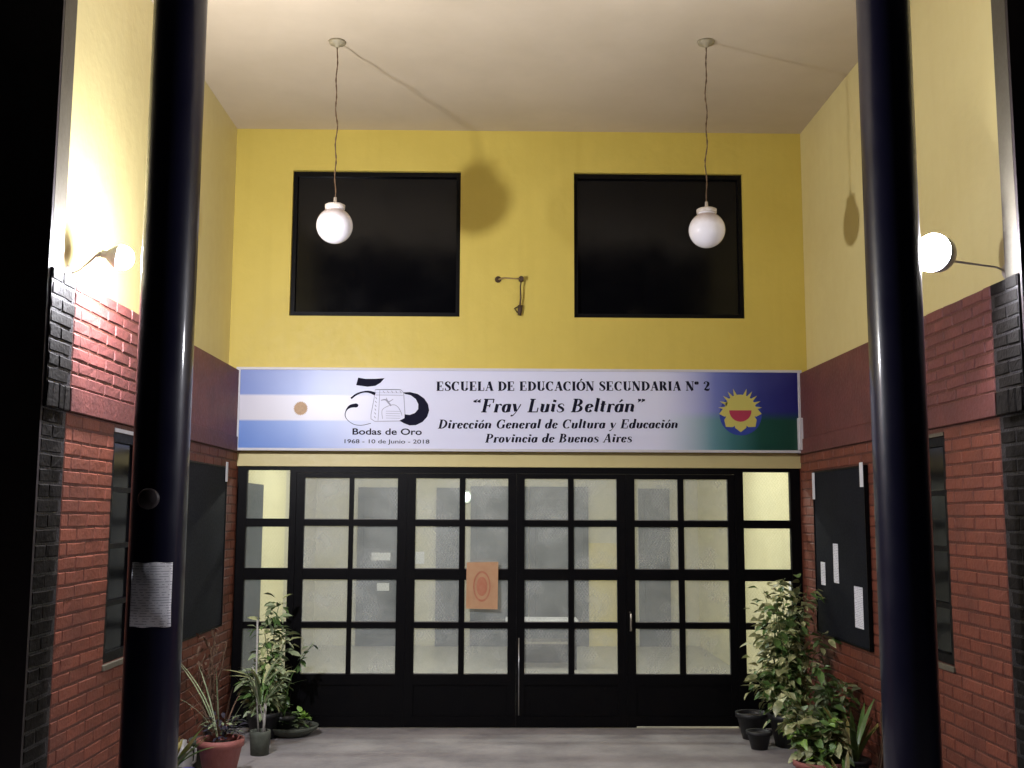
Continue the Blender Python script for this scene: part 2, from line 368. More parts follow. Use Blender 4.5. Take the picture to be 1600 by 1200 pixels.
# ---- upper windows
for i, (x0, x1) in enumerate(WX):
    t = thing('high_window', ['square black window high on the yellow wall, left one, beside the round shadow', 'square black window high on the yellow wall, right one, farther from the round shadow'][i], 'window', ((x0+x1)/2, D, WZ0), 'high windows over the sign')
    off = (-(x0+x1)/2, -D, -WZ0); yf, yb = D+.035, D+.09
    b = MB(); z0, z1 = WZ0+.001, WZ1-.001; a, c = x0+.001, x1-.001
    b.box((a, yf, z0), (a+.035, yb, z1)); b.box((c-.035, yf, z0), (c, yb, z1)); b.box((a+.035, yf, z0), (c-.035, yb, z0+.04)); b.box((a+.035, yf, z1-.04), (c-.035, yb, z1))
    b.build('frame', M_blk, t, off)
    for (p, q) in ((a+.035, c-.035),):
        b = MB(); b.box((p, D+.068, z0+.04), (q, D+.074, z1-.04)); b.build('pane', M_winpane, t, off)

# ================================================================== HALL BEHIND THE GLASS
HY = 14.5; HX0, HX1 = -2.4, 2.72; HZ = 2.95
b = MB(); b.box((HX0-.1, D, -.1), (HX1+.1, HY+.1, -.002)); b.build('hall_floor', M_hallfloor)['kind'] = 'structure'
b = MB(); b.box((HX0-.1, D+.2, HZ), (HX1+.1, HY+.1, HZ+.1)); b.build('hall_ceiling', M_hallceil)['kind'] = 'structure'
t = thing('hall_side_wall', 'yellow inner hall wall seen through the left narrow light', 'wall', (HX0, 11.7, 0))
b = MB(); b.box((HX0-.1, D+.201, 0), (HX0, 12.35, HZ)); b.build('yellow_paint', M_hally, t, (-HX0, -11.7, 0))
b = MB(); b.box((HX0-.1, 12.35, 0), (HX0+.0, HY, HZ)); b.build('cream_paint', M_hallwall, t, (-HX0, -11.7, 0))
b = MB(); b.box((HX0+.002, 9.3, 0), (HX0+.04, 10.98, 2.02)); dd = b.build('door', M_hdoor, t, (-HX0, -11.7, 0))
t = thing('hall_side_wall', 'bright cream inner hall wall seen through the right narrow light', 'wall', (HX1, 11.7, 0))
b = MB(); b.box((HX1, D+.201, 0), (HX1+.1, HY, HZ)); b.build('yellow_paint', M_hally, t, (-HX1, -11.7, 0))
hb = thing('hall_back_wall', 'cream inner wall with grey doors far behind the glass', 'wall', (0, HY, 0)); off = (0, -HY, 0)
b = MB(); b.box((HX0, HY, 0), (HX1, HY+.1, HZ)); b.build('cream_paint', M_hallwall, hb, off)
def hx(px): return (px-800)/1674*HY + .21
for (p0, p1, zt) in ((563, 645, 2.08), (684, 724, 2.08), (737, 826, 2.1), (828, 919, 2.1), (997, 1045, 2.08)):
    b = MB(); x0, x1 = hx(p0), hx(p1); b.box((x0, HY-.05, 0), (x1, HY-.002, zt))
    d_ = b.build('hall_door', M_hdoor, hb, off)
    b = MB()
    for (z0, z1) in ((.15, .9), (1.0, zt-.15)):
        b.box((x0+.08, HY-.062, z0), (x1-.08, HY-.051, z1))
    if x1-x0 > .3: b.build('door_panel', M_hdoor, d_, (0, 0, 0), .003)
b = MB(); b.box((hx(919)+.002, HY-.03, 0), (hx(968), HY-.002, 1.35)); b.build('dado_paint', M_yside, hb, off)
for (px, py, w_, h_, lab) in ((600, 868, .25, .1, 'small paper notice taped to a grey hall door, higher of the left two'), (604, 914, .16, .1, 'small paper notice on a grey hall door, below the wider one'), (658, 870, .14, .16, 'small square notice on the cream strip between hall doors')):
    b = MB(); z = CAMZ-(py-802)/1674*HY; x = hx(px); yy = HY-.066
    b.box((x-w_/2, yy-.004, z-h_/2), (x+w_/2, yy, z+h_/2)) if px != 658 else b.box((x-w_/2, HY-.008, z-h_/2), (x+w_/2, HY-.002, z+h_/2))
    tag(b.build('paper_notice', M_paper), lab, 'notice')
b = MB(); b.box((HX1-.012, 9.55, 1.0), (HX1-.002, 10.0, 1.24)); tag(b.build('paper_notice', M_paper), 'white sheet on the bright hall wall above the bushy plant', 'notice')
t = thing('hall_bench', 'low bench with pale top inside the hall, behind the right middle leaf', 'bench', (.55, 12.5, 0)); off = (-.55, -12.5, 0)
b = MB(); b.box((.12, 12.3, .5), (.94, 12.72, .545)); b.build('top', M_white, t, off, .004)
b = MB(); b.box((.16, 12.34, .28), (.90, 12.7, .30)); b.build('shelf', M_brass, t, off)
for x in (.14, .88):
    for y in (12.32, 12.66): b = MB(); b.box((x, y, 0), (x+.04, y+.04, .5)); b.build('leg', M_blk, t, off)
b = MB(); b.box((.19, 12.68, .03), (.87, 12.70, .27)); b.build('back_panel', M_hdoor, t, off)
t = thing('bulkhead_lamp', 'small bright round lamp on the hall wall behind the door glass', 'lamp', (hx(729), HY, 1.96)); 
b = MB(); Mx = Matrix.Rotation(R(90), 4, 'X'); b.lathe([(0, -.01), (.09, -.01), (.095, .0), (.085, .04)], 20, 0, Mx); b.build('housing', M_white, t)
b = MB(); b.lathe([(.06, .041), (.05, .07), (.028, .088), (.0, .092)], 20, 0, Mx); b.build('diffuser', emit('bulkhead_glow', (.8, 1, .97), 10), t)
for i, (x, y) in enumerate(((-.9, 11.6), (1.3, 10.6))):
    t = thing('hall_ceiling_light', ['fluorescent fitting on the hall ceiling above the bench, left', 'fluorescent fitting on the hall ceiling near the right narrow light'][i], 'ceiling light', (x, y, HZ), 'hall ceiling lights')
    b = MB(); b.box((-.6, -.09, -.05), (.6, .09, 0)); b.build('housing', M_white, t)
    b = MB()
    b.box((-.57, -.06, -.075), (.57, .06, -.052)); b.build('tube', M_hallL, t)

# ================================================================== GLAZED ENTRANCE
en = thing('glazed_entrance', 'black metal glazed entrance with four door leaves and narrow side lights', 'entrance', (.2, D, 0)); off = (-.2, -D, 0)
FX0, FX1 = BL+.004, BR-.004; yf, yb = D+.012, D+.075
b = MB()
b.box((FX0, yf, 2.093), (FX1, yb, LZ-.002))
b.box((FX0, yf, 0), (-2.083, yb, 2.093)); b.box((2.478, yf, 0), (FX1, yb, 2.093))
b.box((-1.722, yf, 0), (-1.668, yb, 2.093)); b.box((2.012, yf, 0), (2.078, yb, 2.093))
b.box((-1.668, yf+.002, 2.072), (2.012, yb-.002, 2.093))
b.build('frame', M_blk, en, off)
for (x0, x1) in ((-2.083, -1.722), (2.078, 2.478)):
    b = MB(); rows = [(2.093, 1.69), (1.622, 1.283), (1.186, .845), (.79, .43)]
    b.box((x0+.002, yf+.01, 0), (x1-.002, yb-.01, .43)); b.box((x0, yf+.008, 0), (x0+.002, yb-.008, 2.092)); b.box((x1-.002, yf+.008, 0), (x1, yb-.008, 2.092))
    for (p, q) in ((1.622, 1.69), (1.186, 1.283), (.79, .845)): b.box((x0+.002, yf+.004, p), (x1-.002, yb-.004, q))
    sl = b.build('side_light', M_blk, en, off)
    for (q, p) in rows:
        b = MB(); b.box((x0+.002, D+.04, p), (x1-.002, D+.045, q)); b.build('pane', M_clear, sl)
leaves = [(-1.6665, -.7455, [(-1.60, -1.227), (-1.189, -.822)]), (-.7445, .1735, [(-.672, -.304), (-.256, .103)]),
          (.1745, 1.0895, [(.242, .606), (.654, 1.014)]), (1.0905, 2.0105, [(1.164, 1.529), (1.578, 1.949)])]
rows = [(1.683, 2.03), (1.278, 1.63), (.843, 1.19), (.424, .795)]
for li, (x0, x1, cols) in enumerate(leaves):
    b = MB(); ya, yc = D+.022, D+.066
    (c0, c1), (c2, c3) = cols
    b.box((x0, ya, .003), (c0, yc, 2.07)); b.box((c3, ya, .003 if li < 3 else .012), (x1, yc, 2.07))
    b.box((c0, ya, 2.03), (c3, yc, 2.07)); b.box((c0, ya, .34), (c3, yc, .424))
    b.box((c0, ya, .003 if li < 3 else .012), (c3, yc, .09)); b.box((c0, ya+.012, .09), (c3, yc-.012, .34))
    b.box((c1, ya+.006, .424), (c2, yc-.006, 2.03))
    for (p, q) in ((.795, .843), (1.19, 1.278), (1.63, 1.683)):
        b.box((c0, ya+.004, p), (c1, yc-.004, q)); b.box((c2, ya+.004, p), (c3, yc-.004, q))
    lf = b.build('door_leaf', M_blk, en, off)
    for (p, q) in cols:
        for (z0, z1) in rows:
            bb = MB(); bb.box((p, D+.042, z0), (q, D+.047, z1)); bb.build('pane', M_pane, lf)
            # putty bead along the bottom edge catches the light
        for (z0, z1) in rows:
            bb = MB(); bb.box((p+.001, D+.034, z0+.0005), (q-.001, D+.0415, z0+.007)); bb.build('glazing_bead', M_putty, lf)
    if li == 3:
        bb = MB(); bb.tube([(1.118, D+.02, .93), (1.118, D-.02, .92), (1.118, D-.02, .79), (1.118, D+.02, .78)], .008, 8); bb.build('handle', M_brass, lf)
    if li == 2:
        bb = MB(); bb.tube([(.196, D+.014, .10), (.196, D+.014, .72)], .006, 6); bb.build('bolt_rod', M_steel, lf)
# poster on the second leaf
b = MB(); n = 6; vs = []; fs = []
for i in range(n+1):
    for j in range(n+1):
        u, v = i/n, j/n; vs.append((-.243+.262*u+.004*v, D-.002 - .002*math.sin(u*3.1)*(.4+v) - .012*(1-v)**4*u, .958+.378*v + .008*u*(v-.5)))
for i in range(n):
    for j in range(n): a = i*(n+1)+j; fs.append((a, a+n+1, a+n+2, a+1))
b.add(vs, fs, 0, False)
M_poster = mat('faded_orange_poster', (.56, .33, .18), .7, noise=.6, nscale=14, noise2=(.5, .24, .12))
M_poster_ink = mat('poster_ink', (.50, .18, .10), .7, noise=.7, nscale=30, noise2=(.54, .26, .15))
po = b.build('poster', M_poster); tag(po, 'faded orange paper poster taped on the glazed door', 'poster')
po.modifiers.new('s', 'SOLIDIFY').thickness = .001
b = MB(); b.lathe([(.062, 0), (.072, 0)], 28, 0, Matrix.Translation((-.112, D-.0075, 1.14)) @ Matrix.Rotation(R(90), 4, 'X') @ Matrix.Diagonal((1, 1.75, 1, 1)), False)
b.lathe([(.0, .0006), (.045, .0006)], 28, 0, Matrix.Translation((-.112, D-.0075, 1.14)) @ Matrix.Rotation(R(90), 4, 'X') @ Matrix.Diagonal((1, 1.75, 1, 1)), False)
b.build('print', M_poster_ink, po)

# ================================================================== COLUMNS
for i, (cx, lab) in enumerate(((-1.615, 'glossy navy-black round column on the left, with a white sheet wrapped on it'), (1.972, 'glossy navy-black round column on the right, bare with no paper on it'))):
    t = thing('round_column', lab, 'column', (cx, 5.2, 0), 'round columns at the porch front')
    b = MB(); b.lathe([(.131, .0), (.131, 1.2), (.131, 2.4), (.131, 3.7), (.131, H-.001)], 64); b.build('shaft', M_col, t)
    b = MB(); b.lathe([(.17, 0), (.17, .04), (.14, .055), (.132, .055)], 48); b.build('base_ring', M_col, t)
    if i == 0:
        b = MB(); M = Matrix.Translation((-.01, -.128, 1.80)) @ Matrix.Rotation(R(90), 4, 'X')
        b.lathe([(.050, -.02), (.050, .010), (.042, .02), (.0, .023)], 24, 0, M); b.build('round_socket_cover', M_pier, t)
# paper wrapped on the left column
b = MB(); vs = []; fs = []; n = 14; zz = [1.21, 1.30, 1.40, 1.505]
a0, a1 = -128, -40
for i in range(n+1):
    a = R(a0 + (a1-a0)*i/n)
    for k, z in enumerate(zz):
        r_ = .1325 + (.006 if k == 0 and i > 10 else 0) + .0008*math.sin(i*1.3+k)
        vs.append((-1.615 + r_*math.cos(a), 5.2 + r_*math.sin(a), z + .002*math.sin(i*.9)))
for i in range(n):
    for k in range(3): a = i*4+k; fs.append((a, a+4, a+5, a+1))
b.add(vs, fs, 0, True)
def ruled(name):
    m = mat(name, (.84, .84, .9), .7); n = m.node_tree.nodes; l = m.node_tree.links
    g = n.new('ShaderNodeNewGeometry'); s_ = n.new('ShaderNodeSeparateXYZ'); l.new(g.outputs['Position'], s_.inputs[0])
    f = n.new('ShaderNodeMath'); f.operation = 'PINGPONG'; f.inputs[1].default_value = .006; l.new(s_.outputs['Z'], f.inputs[0])
    h = n.new('ShaderNodeMath'); h.operation = 'LESS_THAN'; h.inputs[1].default_value = .0018; l.new(f.outputs[0], h.inputs[0])
    t_ = n.new('ShaderNodeTexNoise'); t_.inputs['Scale'].default_value = 60; l.new(g.outputs['Position'], t_.inputs['Vector'])
    gt = n.new('ShaderNodeMath'); gt.operation = 'GREATER_THAN'; gt.inputs[1].default_value = .47; l.new(t_.outputs['Fac'], gt.inputs[0])
    mu = n.new('ShaderNodeMath'); mu.operation = 'MULTIPLY'; l.new(h.outputs[0], mu.inputs[0]); l.new(gt.outputs[0], mu.inputs[1])
    mx = n.new('ShaderNodeMix'); mx.data_type = 'RGBA'; mx.inputs['A'].default_value = (.84, .84, .9, 1); mx.inputs['B'].default_value = (.42, .42, .5, 1)
    l.new(mu.outputs[0], mx.inputs['Factor']); l.new(mx.outputs['Result'], n['Principled BSDF'].inputs['Base Color']); return m
M_ruled = ruled('printed_paper')
pp = b.build('wrapped_notice', M_ruled); tag(pp, 'white printed sheet wrapped round the left column', 'notice')
pp.modifiers.new('s', 'SOLIDIFY').thickness = .0008

# ================================================================== BOARDS
for s, XB, lab in ((1, BL, 'empty black notice board on the left brick wall by the doors'), (-1, BR, 'black notice board with three white notices on the right brick wall')):
    y0, y1, z0, z1 = 7.36, 8.56, .86 if s > 0 else .82, 2.10 if s > 0 else 2.08
    t = thing('notice_board', lab, 'notice board', (XB, 7.96, z0), 'notice boards on the side walls'); off = (-XB, -7.96, -z0)
    b = MB(); b.box((XB+s*.004, y0+.012, z0+.012), (XB+s*.026, y1-.012, z1-.012)); b.build('panel', M_board, t, off)
    b = MB()
    for q in (((y0, z0), (y1, z0+.012)), ((y0, z1-.012), (y1, z1)), ((y0, z0+.012), (y0+.012, z1-.012)), ((y1-.012, z0+.012), (y1, z1-.012))):
        b.box((XB+s*.003, q[0][0], q[0][1]), (XB+s*.032, q[1][0], q[1][1]))
    b.build('frame', M_blk, t, off)
    tapes = [(8.44, 8.60, 1.98, 2.135)] if s > 0 else [(7.37, 7.44, 1.93, 2.10), (8.50, 8.565, 1.86, 2.07)]
    for (a, c, p, q) in tapes:
        b = MB(); b.box((XB+s*.0325, a, p), (XB+s*.0345, c, q)) if s < 0 else b.box((XB+s*.033, 8.50, p), (XB+s*.036, 8.56, q))
        b.build('tape_strip', M_paper, t, off)
for (y0, y1, z0, z1, tl, lab) in ((7.985, 8.10, 1.235, 1.525, 0, 'tallest middle white paper strip on the right notice board'), (8.31, 8.42, 1.20, 1.375, 0, 'short white notice nearest the doors on the right board'), (7.475, 7.65, .955, 1.24, .012, 'wide white notice lowest on the right board, near the column')):
    b = MB(); b.box((BR-.0275, y0, z0), (BR-.0295, y1, z1)); o = b.build('paper_notice', M_ruled); tag(o, lab, 'notice', 'white notices on the black board')

# ================================================================== SIGN
SX0, SX1, SZ0, SZ1 = -2.172, 2.566, 2.249, 2.946
SY = D - .10
sg = thing('school_sign', 'long white school name sign with flags at both ends', 'sign', (.197, SY, SZ0)); soff = Vector((-.197, -SY, -SZ0))
sg.rotation_euler = (0, 0, 0)
def S(px, py):
    return (SX0 + (px-370)*(SX1-SX0)/882, SZ1 - (py - (573 + (px-370)*.0066))*(SZ1-SZ0)/131)
b = MB(); b.box((SX0+.012, SY+.004, SZ0+.012), (SX1-.012, D-.002, SZ1-.012)); b.build('box', M_white, sg, soff)
b = MB(); fw = .022
b.box((SX0, SY-.008, SZ0), (SX1, SY+.03, SZ0+fw)); b.box((SX0, SY-.008, SZ1-fw), (SX1, SY+.03, SZ1))
b.box((SX0, SY-.008, SZ0+fw), (SX0+.035, SY+.03, SZ1-fw)); b.box((SX1-.035, SY-.008, SZ0+fw), (SX1, SY+.03, SZ1-fw))
b.build('frame', M_white, sg, soff, .002)
# printed face: flags fade into white
me = bpy.data.meshes.new('printed_face')
x0, x1, z0, z1 = SX0+.034, SX1-.034, SZ0+fw-.001, SZ1-fw+.001
me.from_pydata([(x0, SY, z0), (x1, SY, z0), (x1, SY, z1), (x0, SY, z1)], [], [(0,1,2,3)])
uv = me.uv_layers.new(name='UVMap')
for i, c in enumerate(((0,0),(1,0),(1,1),(0,1))): uv.data[i].uv = c
m = mat('sign_print', (.7, .7, .8), .35); n = m.node_tree.nodes; l = m.node_tree.links
tc = n.new('ShaderNodeUVMap'); sp = n.new('ShaderNodeSeparateXYZ'); l.new(tc.outputs[0], sp.inputs[0])
nz = n.new('ShaderNodeTexNoise'); nz.inputs['Scale'].default_value = 9; l.new(tc.outputs[0], nz.inputs['Vector'])
def ramp(src, stops, interp='LINEAR'):
    r_ = n.new('ShaderNodeValToRGB'); r_.color_ramp.interpolation = interp
    e = r_.color_ramp.elements
    while len(e) > 1: e.remove(e[0])
    e[0].position = stops[0][0]; e[0].color = (*stops[0][1], 1)
    for p, c in stops[1:]: q = e.new(p); q.color = (*c, 1)
    l.new(src, r_.inputs[0]); return r_.outputs[0]
def mixc(f, a, b_):
    mx = n.new('ShaderNodeMix'); mx.data_type = 'RGBA'
    l.new(f, mx.inputs['Factor']); l.new(a, mx.inputs['A']); l.new(b_, mx.inputs['B']); return mx.outputs['Result']
white = (.71, .72, .89); g = lambda v: (v, v, v)
stripes = ramp(sp.outputs['Y'], [(0, (.10, .22, .60)), (.34, (.13, .25, .62)), (.365, (.62, .60, .66)), (.665, (.62, .60, .68)), (.69, (.16, .24, .56)), (1, (.17, .24, .55))])
base = ramp(sp.outputs['X'], [(0, white), (1, white)])
fl = ramp(sp.outputs['X'], [(0, g(1)), (.1, g(.95)), (.17, g(.6)), (.235, g(.12)), (.30, g(0))], 'LINEAR')
c1 = mixc(fl, base, stripes)
rb = ramp(sp.outputs['X'], [(.76, (.50, .52, .80)), (.85, (.12, .16, .50)), (.93, (.025, .035, .22)), (1, (.012, .012, .14))])
rg_ = ramp(sp.outputs['X'], [(.76, (.42, .55, .62)), (.84, (.08, .26, .30)), (.93, (.006, .07, .05)), (1, (.006, .05, .03))])
vy = ramp(sp.outputs['Y'], [(.38, g(1)), (.50, g(0))])
rr = mixc(vy, rb, rg_)
fr = ramp(sp.outputs['X'], [(.745, g(0)), (.80, g(.55)), (.85, g(.93)), (.88, g(1))], 'LINEAR')
c2 = mixc(fr, c1, rr)
l.new(c2, n['Principled BSDF'].inputs['Base Color']); me.materials.append(m)
link('printed_face', me, sg, soff)
M_ink = mat('black_print', (.008, .008, .022), .7, spec=.1); M_inkg = mat('grey_print', (.28, .28, .38), .5); M_sun = mat('sun_yellow_print', (.62, .56, .14), .5)
M_suno = mat('flag_sun_ochre', (.52, .32, .16), .5, noise=.5, nscale=60); M_red = mat('red_print', (.45, .04, .09), .5); M_halo = mat('emblem_blue_print', (.03, .06, .36), .5)
class Ink:                       # flat print, each stroke a hair above the last
    def __init__(s, base=0): s.b = MB(); s.k = 0; s.base = base
    def y(s): s.k += 1; return SY - .0012 - s.base - .00012*(s.k % 9)
    def poly(s, pts, sm=False):  # pts in sign pixels
        y = s.y(); s.b.add([(S(*p)[0], y, S(*p)[1]) for p in pts], [tuple(range(len(pts)))[::-1]])
    def strip(s, pts, ws):       # px points with widths
        y = s.y(); n_ = len(pts); vs = []
        for i, (px, py) in enumerate(pts):
            a = pts[max(i-1, 0)]; c = pts[min(i+1, n_-1)]; dx, dy = c[0]-a[0], c[1]-a[1]; L = math.hypot(dx, dy) or 1
            nx, ny = -dy/L*ws[i]/2, dx/L*ws[i]/2
            for q in ((px+nx, py+ny), (px-nx, py-ny)): X, Z = S(*q); vs.append((X, y, Z))
        s.b.add(vs, [(2*i, 2*i+1, 2*i+3, 2*i+2) for i in range(n_-1)])
def crom(P, n_=6):
    out = []; Q = [P[0]] + list(P) + [P[-1]]
    for i in range(1, len(Q)-2):
        for k in range(n_):
            t_ = k/n_; a, b_, c, d = Q[i-1], Q[i], Q[i+1], Q[i+2]
            out.append(tuple(.5*((2*b_[j]) + (-a[j]+c[j])*t_ + (2*a[j]-5*b_[j]+4*c[j]-d[j])*t_*t_ + (-a[j]+3*b_[j]-3*c[j]+d[j])*t_**3) for j in range(len(b_))))
    out.append(tuple(P[-1])); return out
# --- serif alphabet drawn with a broad pen. unit = cap height; W thick, h hairline
Wt, hr = .20, .055
def arc(cx, cy, rx, ry, a0, a1, k=14): return [(cx+rx*math.cos(R(a0+(a1-a0)*i/k)), cy+ry*math.sin(R(a0+(a1-a0)*i/k))) for i in range(k+1)]
T = lambda *p: ('t', p); Hh = lambda *p: ('h', p); A_ = lambda *p: ('a', arc(*p)); Vv = lambda p: ('v', p)
def sf(x, y, w_=.17): return Hh((x-w_, y), (x+w_, y))
Scurve = [(.50,.74,hr),(.42,.93,hr),(.27,.98,.07),(.11,.86,.13),(.13,.68,.17),(.30,.54,.2),(.46,.38,.19),(.50,.2,.15),(.38,.04,.07),(.22,.02,hr),(.09,.1,hr),(.05,.3,hr)]
G = {
 'E': (.74, [T((.17,0),(.17,1)), Hh((0,.025),(.62,.025)), Hh((0,.975),(.6,.975)), Hh((.17,.5),(.45,.5)), Hh((.6,1),(.6,.72)), Hh((.63,0),(.63,.3)), Hh((.45,.62),(.45,.38))]),
 'S': (.62, [Vv(Scurve), Hh((.50,.98),(.50,.72)), Hh((.05,.02),(.05,.3))]),
 'C': (.78, [A_(.42,.5,.33,.475,48,312), Hh((.66,.97),(.66,.66))]),
 'U': (.82, [T((.19,1),(.19,.3)), A_(.41,.3,.22,.275,180,360), Hh((.63,.3),(.63,1)), sf(.19,.975), sf(.63,.975,.12)]),
 'L': (.68, [T((.17,0),(.17,1)), Hh((0,.025),(.6,.025)), sf(.17,.975), Hh((.6,0),(.6,.34))]),
 'A': (.80, [Hh((.1,0),(.36,.98)), T((.38,1),(.64,0)), Hh((.18,.33),(.52,.33)), sf(.1,.025,.11), sf(.65,.025,.15)]),
 'D': (.82, [T((.17,0),(.17,1)), A_(.22,.5,.46,.475,90,-90), sf(.15,.025), sf(.15,.975)]),
 'O': (.82, [A_(.41,.5,.33,.475,0,360)]),
 'N': (.86, [Hh((.13,0),(.13,1)), T((.14,1),(.66,0)), Hh((.69,0),(.69,1)), sf(.1,.975,.12), sf(.13,.025,.12), sf(.69,.975,.12)]),
 'I': (.40, [T((.18,0),(.18,1)), sf(.18,.025), sf(.18,.975)]),
 'R': (.80, [T((.17,0),(.17,1)), A_(.26,.74,.28,.235,90,-90), Hh((.17,.975),(.28,.975)), Hh((.17,.5),(.28,.5)), T((.40,.5),(.64,.04)), sf(.17,.025), sf(.66,.025,.08), sf(.1,.975,.1)]),
 'P': (.72, [T((.17,0),(.17,1)), A_(.26,.72,.30,.255,90,-90), Hh((.17,.975),(.28,.975)), Hh((.17,.465),(.28,.465)), sf(.17,.025), sf(.1,.975,.1)]),
 'B': (.78, [T((.17,0),(.17,1)), A_(.26,.75,.25,.225,90,-90), A_(.28,.27,.31,.245,90,-90), Hh((.0,.975),(.28,.975)), Hh((.17,.52),(.28,.52)), Hh((0,.025),(.3,.025))]),
 'F': (.70, [T((.17,0),(.17,1)), sf(.17,.025), Hh((0,.975),(.62,.975)), Hh((.17,.5),(.45,.5)), Hh((.62,1),(.62,.7)), Hh((.45,.62),(.45,.38))]),
 'G': (.84, [A_(.42,.5,.33,.475,48,312), Hh((.66,.97),(.66,.66)), T((.66,.05),(.66,.42)), sf(.66,.42,.13)]),
 '2': (.66, [Vv([(.12,.74,.17),(.14,.90,.08),(.30,.97,.06),(.48,.84,.16),(.46,.62,.19),(.28,.34,.1),(.10,.1,.07)]), Vv([(.08,.10,.05),(.25,.10,.18),(.45,.07,.18),(.56,.12,.08),(.57,.28,.04)])]),
 '°': (.34, [A_(.15,.82,.1,.13,0,360)]),
 ' ': (.34, []), 
 'r': (.44, [T((.14,0),(.14,.62)), Vv([(.14,.38,.04),(.24,.56,.06),(.34,.6,.08),(.38,.54,.15),(.38,.5,.13)]), sf(.14,.02,.12)]),
 'a': (.56, [A_(.24,.3,.17,.29,0,360), T((.42,.62),(.42,.06)), Hh((.42,.03),(.54,.1))]),
 'y': (.54, [T((.08,.62),(.26,.06)), Vv([(.48,.6,.07),(.36,.2,.05),(.2,-.16,.05),(.08,-.26,.1),(.02,-.22,.14)]), sf(.08,.6,.1)]),
 'u': (.60, [T((.13,.62),(.13,.16)), A_(.28,.17,.15,.15,180,360), T((.45,.62),(.45,.05)), Hh((.45,.03),(.56,.1)), Hh((0,.6),(.12,.6))]),
 'i': (.32, [T((.14,.05),(.14,.62)), Hh((.02,.58),(.14,.6)), Hh((.14,.03),(.27,.1)), T((.15,.76),(.15,.93))]),
 's': (.46, [Vv([(x*.82, y*.64, w_*.85) for x, y, w_ in Scurve])]),
 'e': (.50, [A_(.25,.31,.17,.29,15,330), Hh((.1,.32),(.42,.40))]),
 'l': (.30, [T((.14,.05),(.14,1.05)), Hh((.02,1.0),(.14,1.03)), Hh((.14,.03),(.26,.1))]),
 't': (.38, [T((.15,.06),(.15,.84)), Hh((.0,.6),(.34,.6)), Hh((.15,.03),(.3,.1))]),
 'n': (.62, [T((.12,0),(.12,.62)), A_(.29,.44,.17,.16,170,0), T((.46,.46),(.46,.05)), Hh((.46,.03),(.58,.1)), Hh((0,.6),(.12,.6))]),
 'c': (.46, [A_(.25,.31,.17,.29,45,320), T((.37,.42),(.37,.52))]),
 'o': (.54, [A_(.26,.31,.18,.29,0,360)]),
 'd': (.60, [A_(.24,.3,.17,.29,0,360), T((.44,1.05),(.44,.06)), Hh((.3,1.02),(.44,1.03)), Hh((.44,.03),(.56,.1))]),
 'v': (.54, [T((.1,.62),(.25,.02)), Hh((.27,.0),(.46,.6)), sf(.1,.6,.1)]),
 '“': (.56, [T((.10,.74),(.10,.88)), T((.34,.74),(.34,.88)), Vv([(.22,.98,.03),(.12,.86,.1),(.13,.78,.17)]), Vv([(.44,.98,.03),(.34,.86,.1),(.35,.78,.17)])]),
 '”': (.56, [T((.13,.84),(.13,.98)), T((.37,.84),(.37,.98)), Vv([(.13,.96,.17),(.15,.86,.1),(.04,.74,.03)]), Vv([(.35,.96,.17),(.37,.86,.1),(.26,.74,.03)])]),
}
def acute(x, y): return Vv([(x-.04, y, .07), (x+.12, y+.2, .13)])
G['Ó'] = (.82, G['O'][1] + [acute(.38, 1.08)]); G['á'] = (.56, G['a'][1] + [acute(.24, .74)]); G['ó'] = (.54, G['o'][1] + [acute(.24, .74)])
LET = []
def word_line(txt, px0, px1, ybase, cap, italic, name, slope=.0066, bold=1.0, gap=.06):
    ink = Ink(); adv = sum(G[c][0] + gap for c in txt); kx = (px1-px0)/(adv-gap); x = 0
    sh = .22 if italic else 0
    for ch in txt:
        wd, strokes = G[ch]
        for kind, P in strokes:
            if kind == 'v': Q = crom(P, 4)
            else: Q = [tuple(p) for p in P]
            pts = []; ws = []
            for i, q in enumerate(Q):
                if kind == 'v': w_ = q[2]*bold
                elif kind == 't': w_ = Wt*bold
                elif kind == 'h': w_ = hr*1.25
                else:
                    a = Q[max(i-1, 0)]; c = Q[min(i+1, len(Q)-1)]
                    if len(Q) > 3 and i in (0, len(Q)-1) and abs(Q[0][0]-Q[-1][0]) < .001 and abs(Q[0][1]-Q[-1][1]) < .001: a, c = Q[-2], Q[1]
                    d_ = math.hypot(c[0]-a[0], c[1]-a[1]) or 1; w_ = hr + (Wt*bold-hr)*(abs(c[1]-a[1])/d_)**1.6
                X = px0 + (x + q[0])*kx + sh*q[1]*cap; pts.append((X, ybase + (X-px0)*slope*0 + (-q[1])*cap)); ws.append(w_)
            # widths are horizontal for stems: scale by kx, by cap for horizontals
            W2 = []
            for i in range(len(pts)):
                a = pts[max(i-1, 0)]; c = pts[min(i+1, len(pts)-1)]; d_ = math.hypot(c[0]-a[0], c[1]-a[1]) or 1; vy_ = abs(c[1]-a[1])/d_
                W2.append(ws[i]*(kx*vy_ + cap*(1-vy_)))
            ink.strip(pts, W2)
        x += wd + gap
    o = ink.b.build(name, M_ink, sg, soff); o['kind'] = 'stuff'; return o
word_line('ESCUELA DE EDUCACIÓN SECUNDARIA N° 2', 681, 1108, 611, 14.5, False, 'lettering', bold=1.25)
word_line('“Fray Luis Beltrán”', 735, 1004, 645, 21, True, 'lettering', bold=1.0)
word_line('Dirección General de Cultura y Educación', 684, 1056, 670.5, 14, True, 'lettering', bold=1.05)
word_line('Provincia de Buenos Aires', 757, 984, 692.5, 13.5, True, 'lettering', bold=1.05)
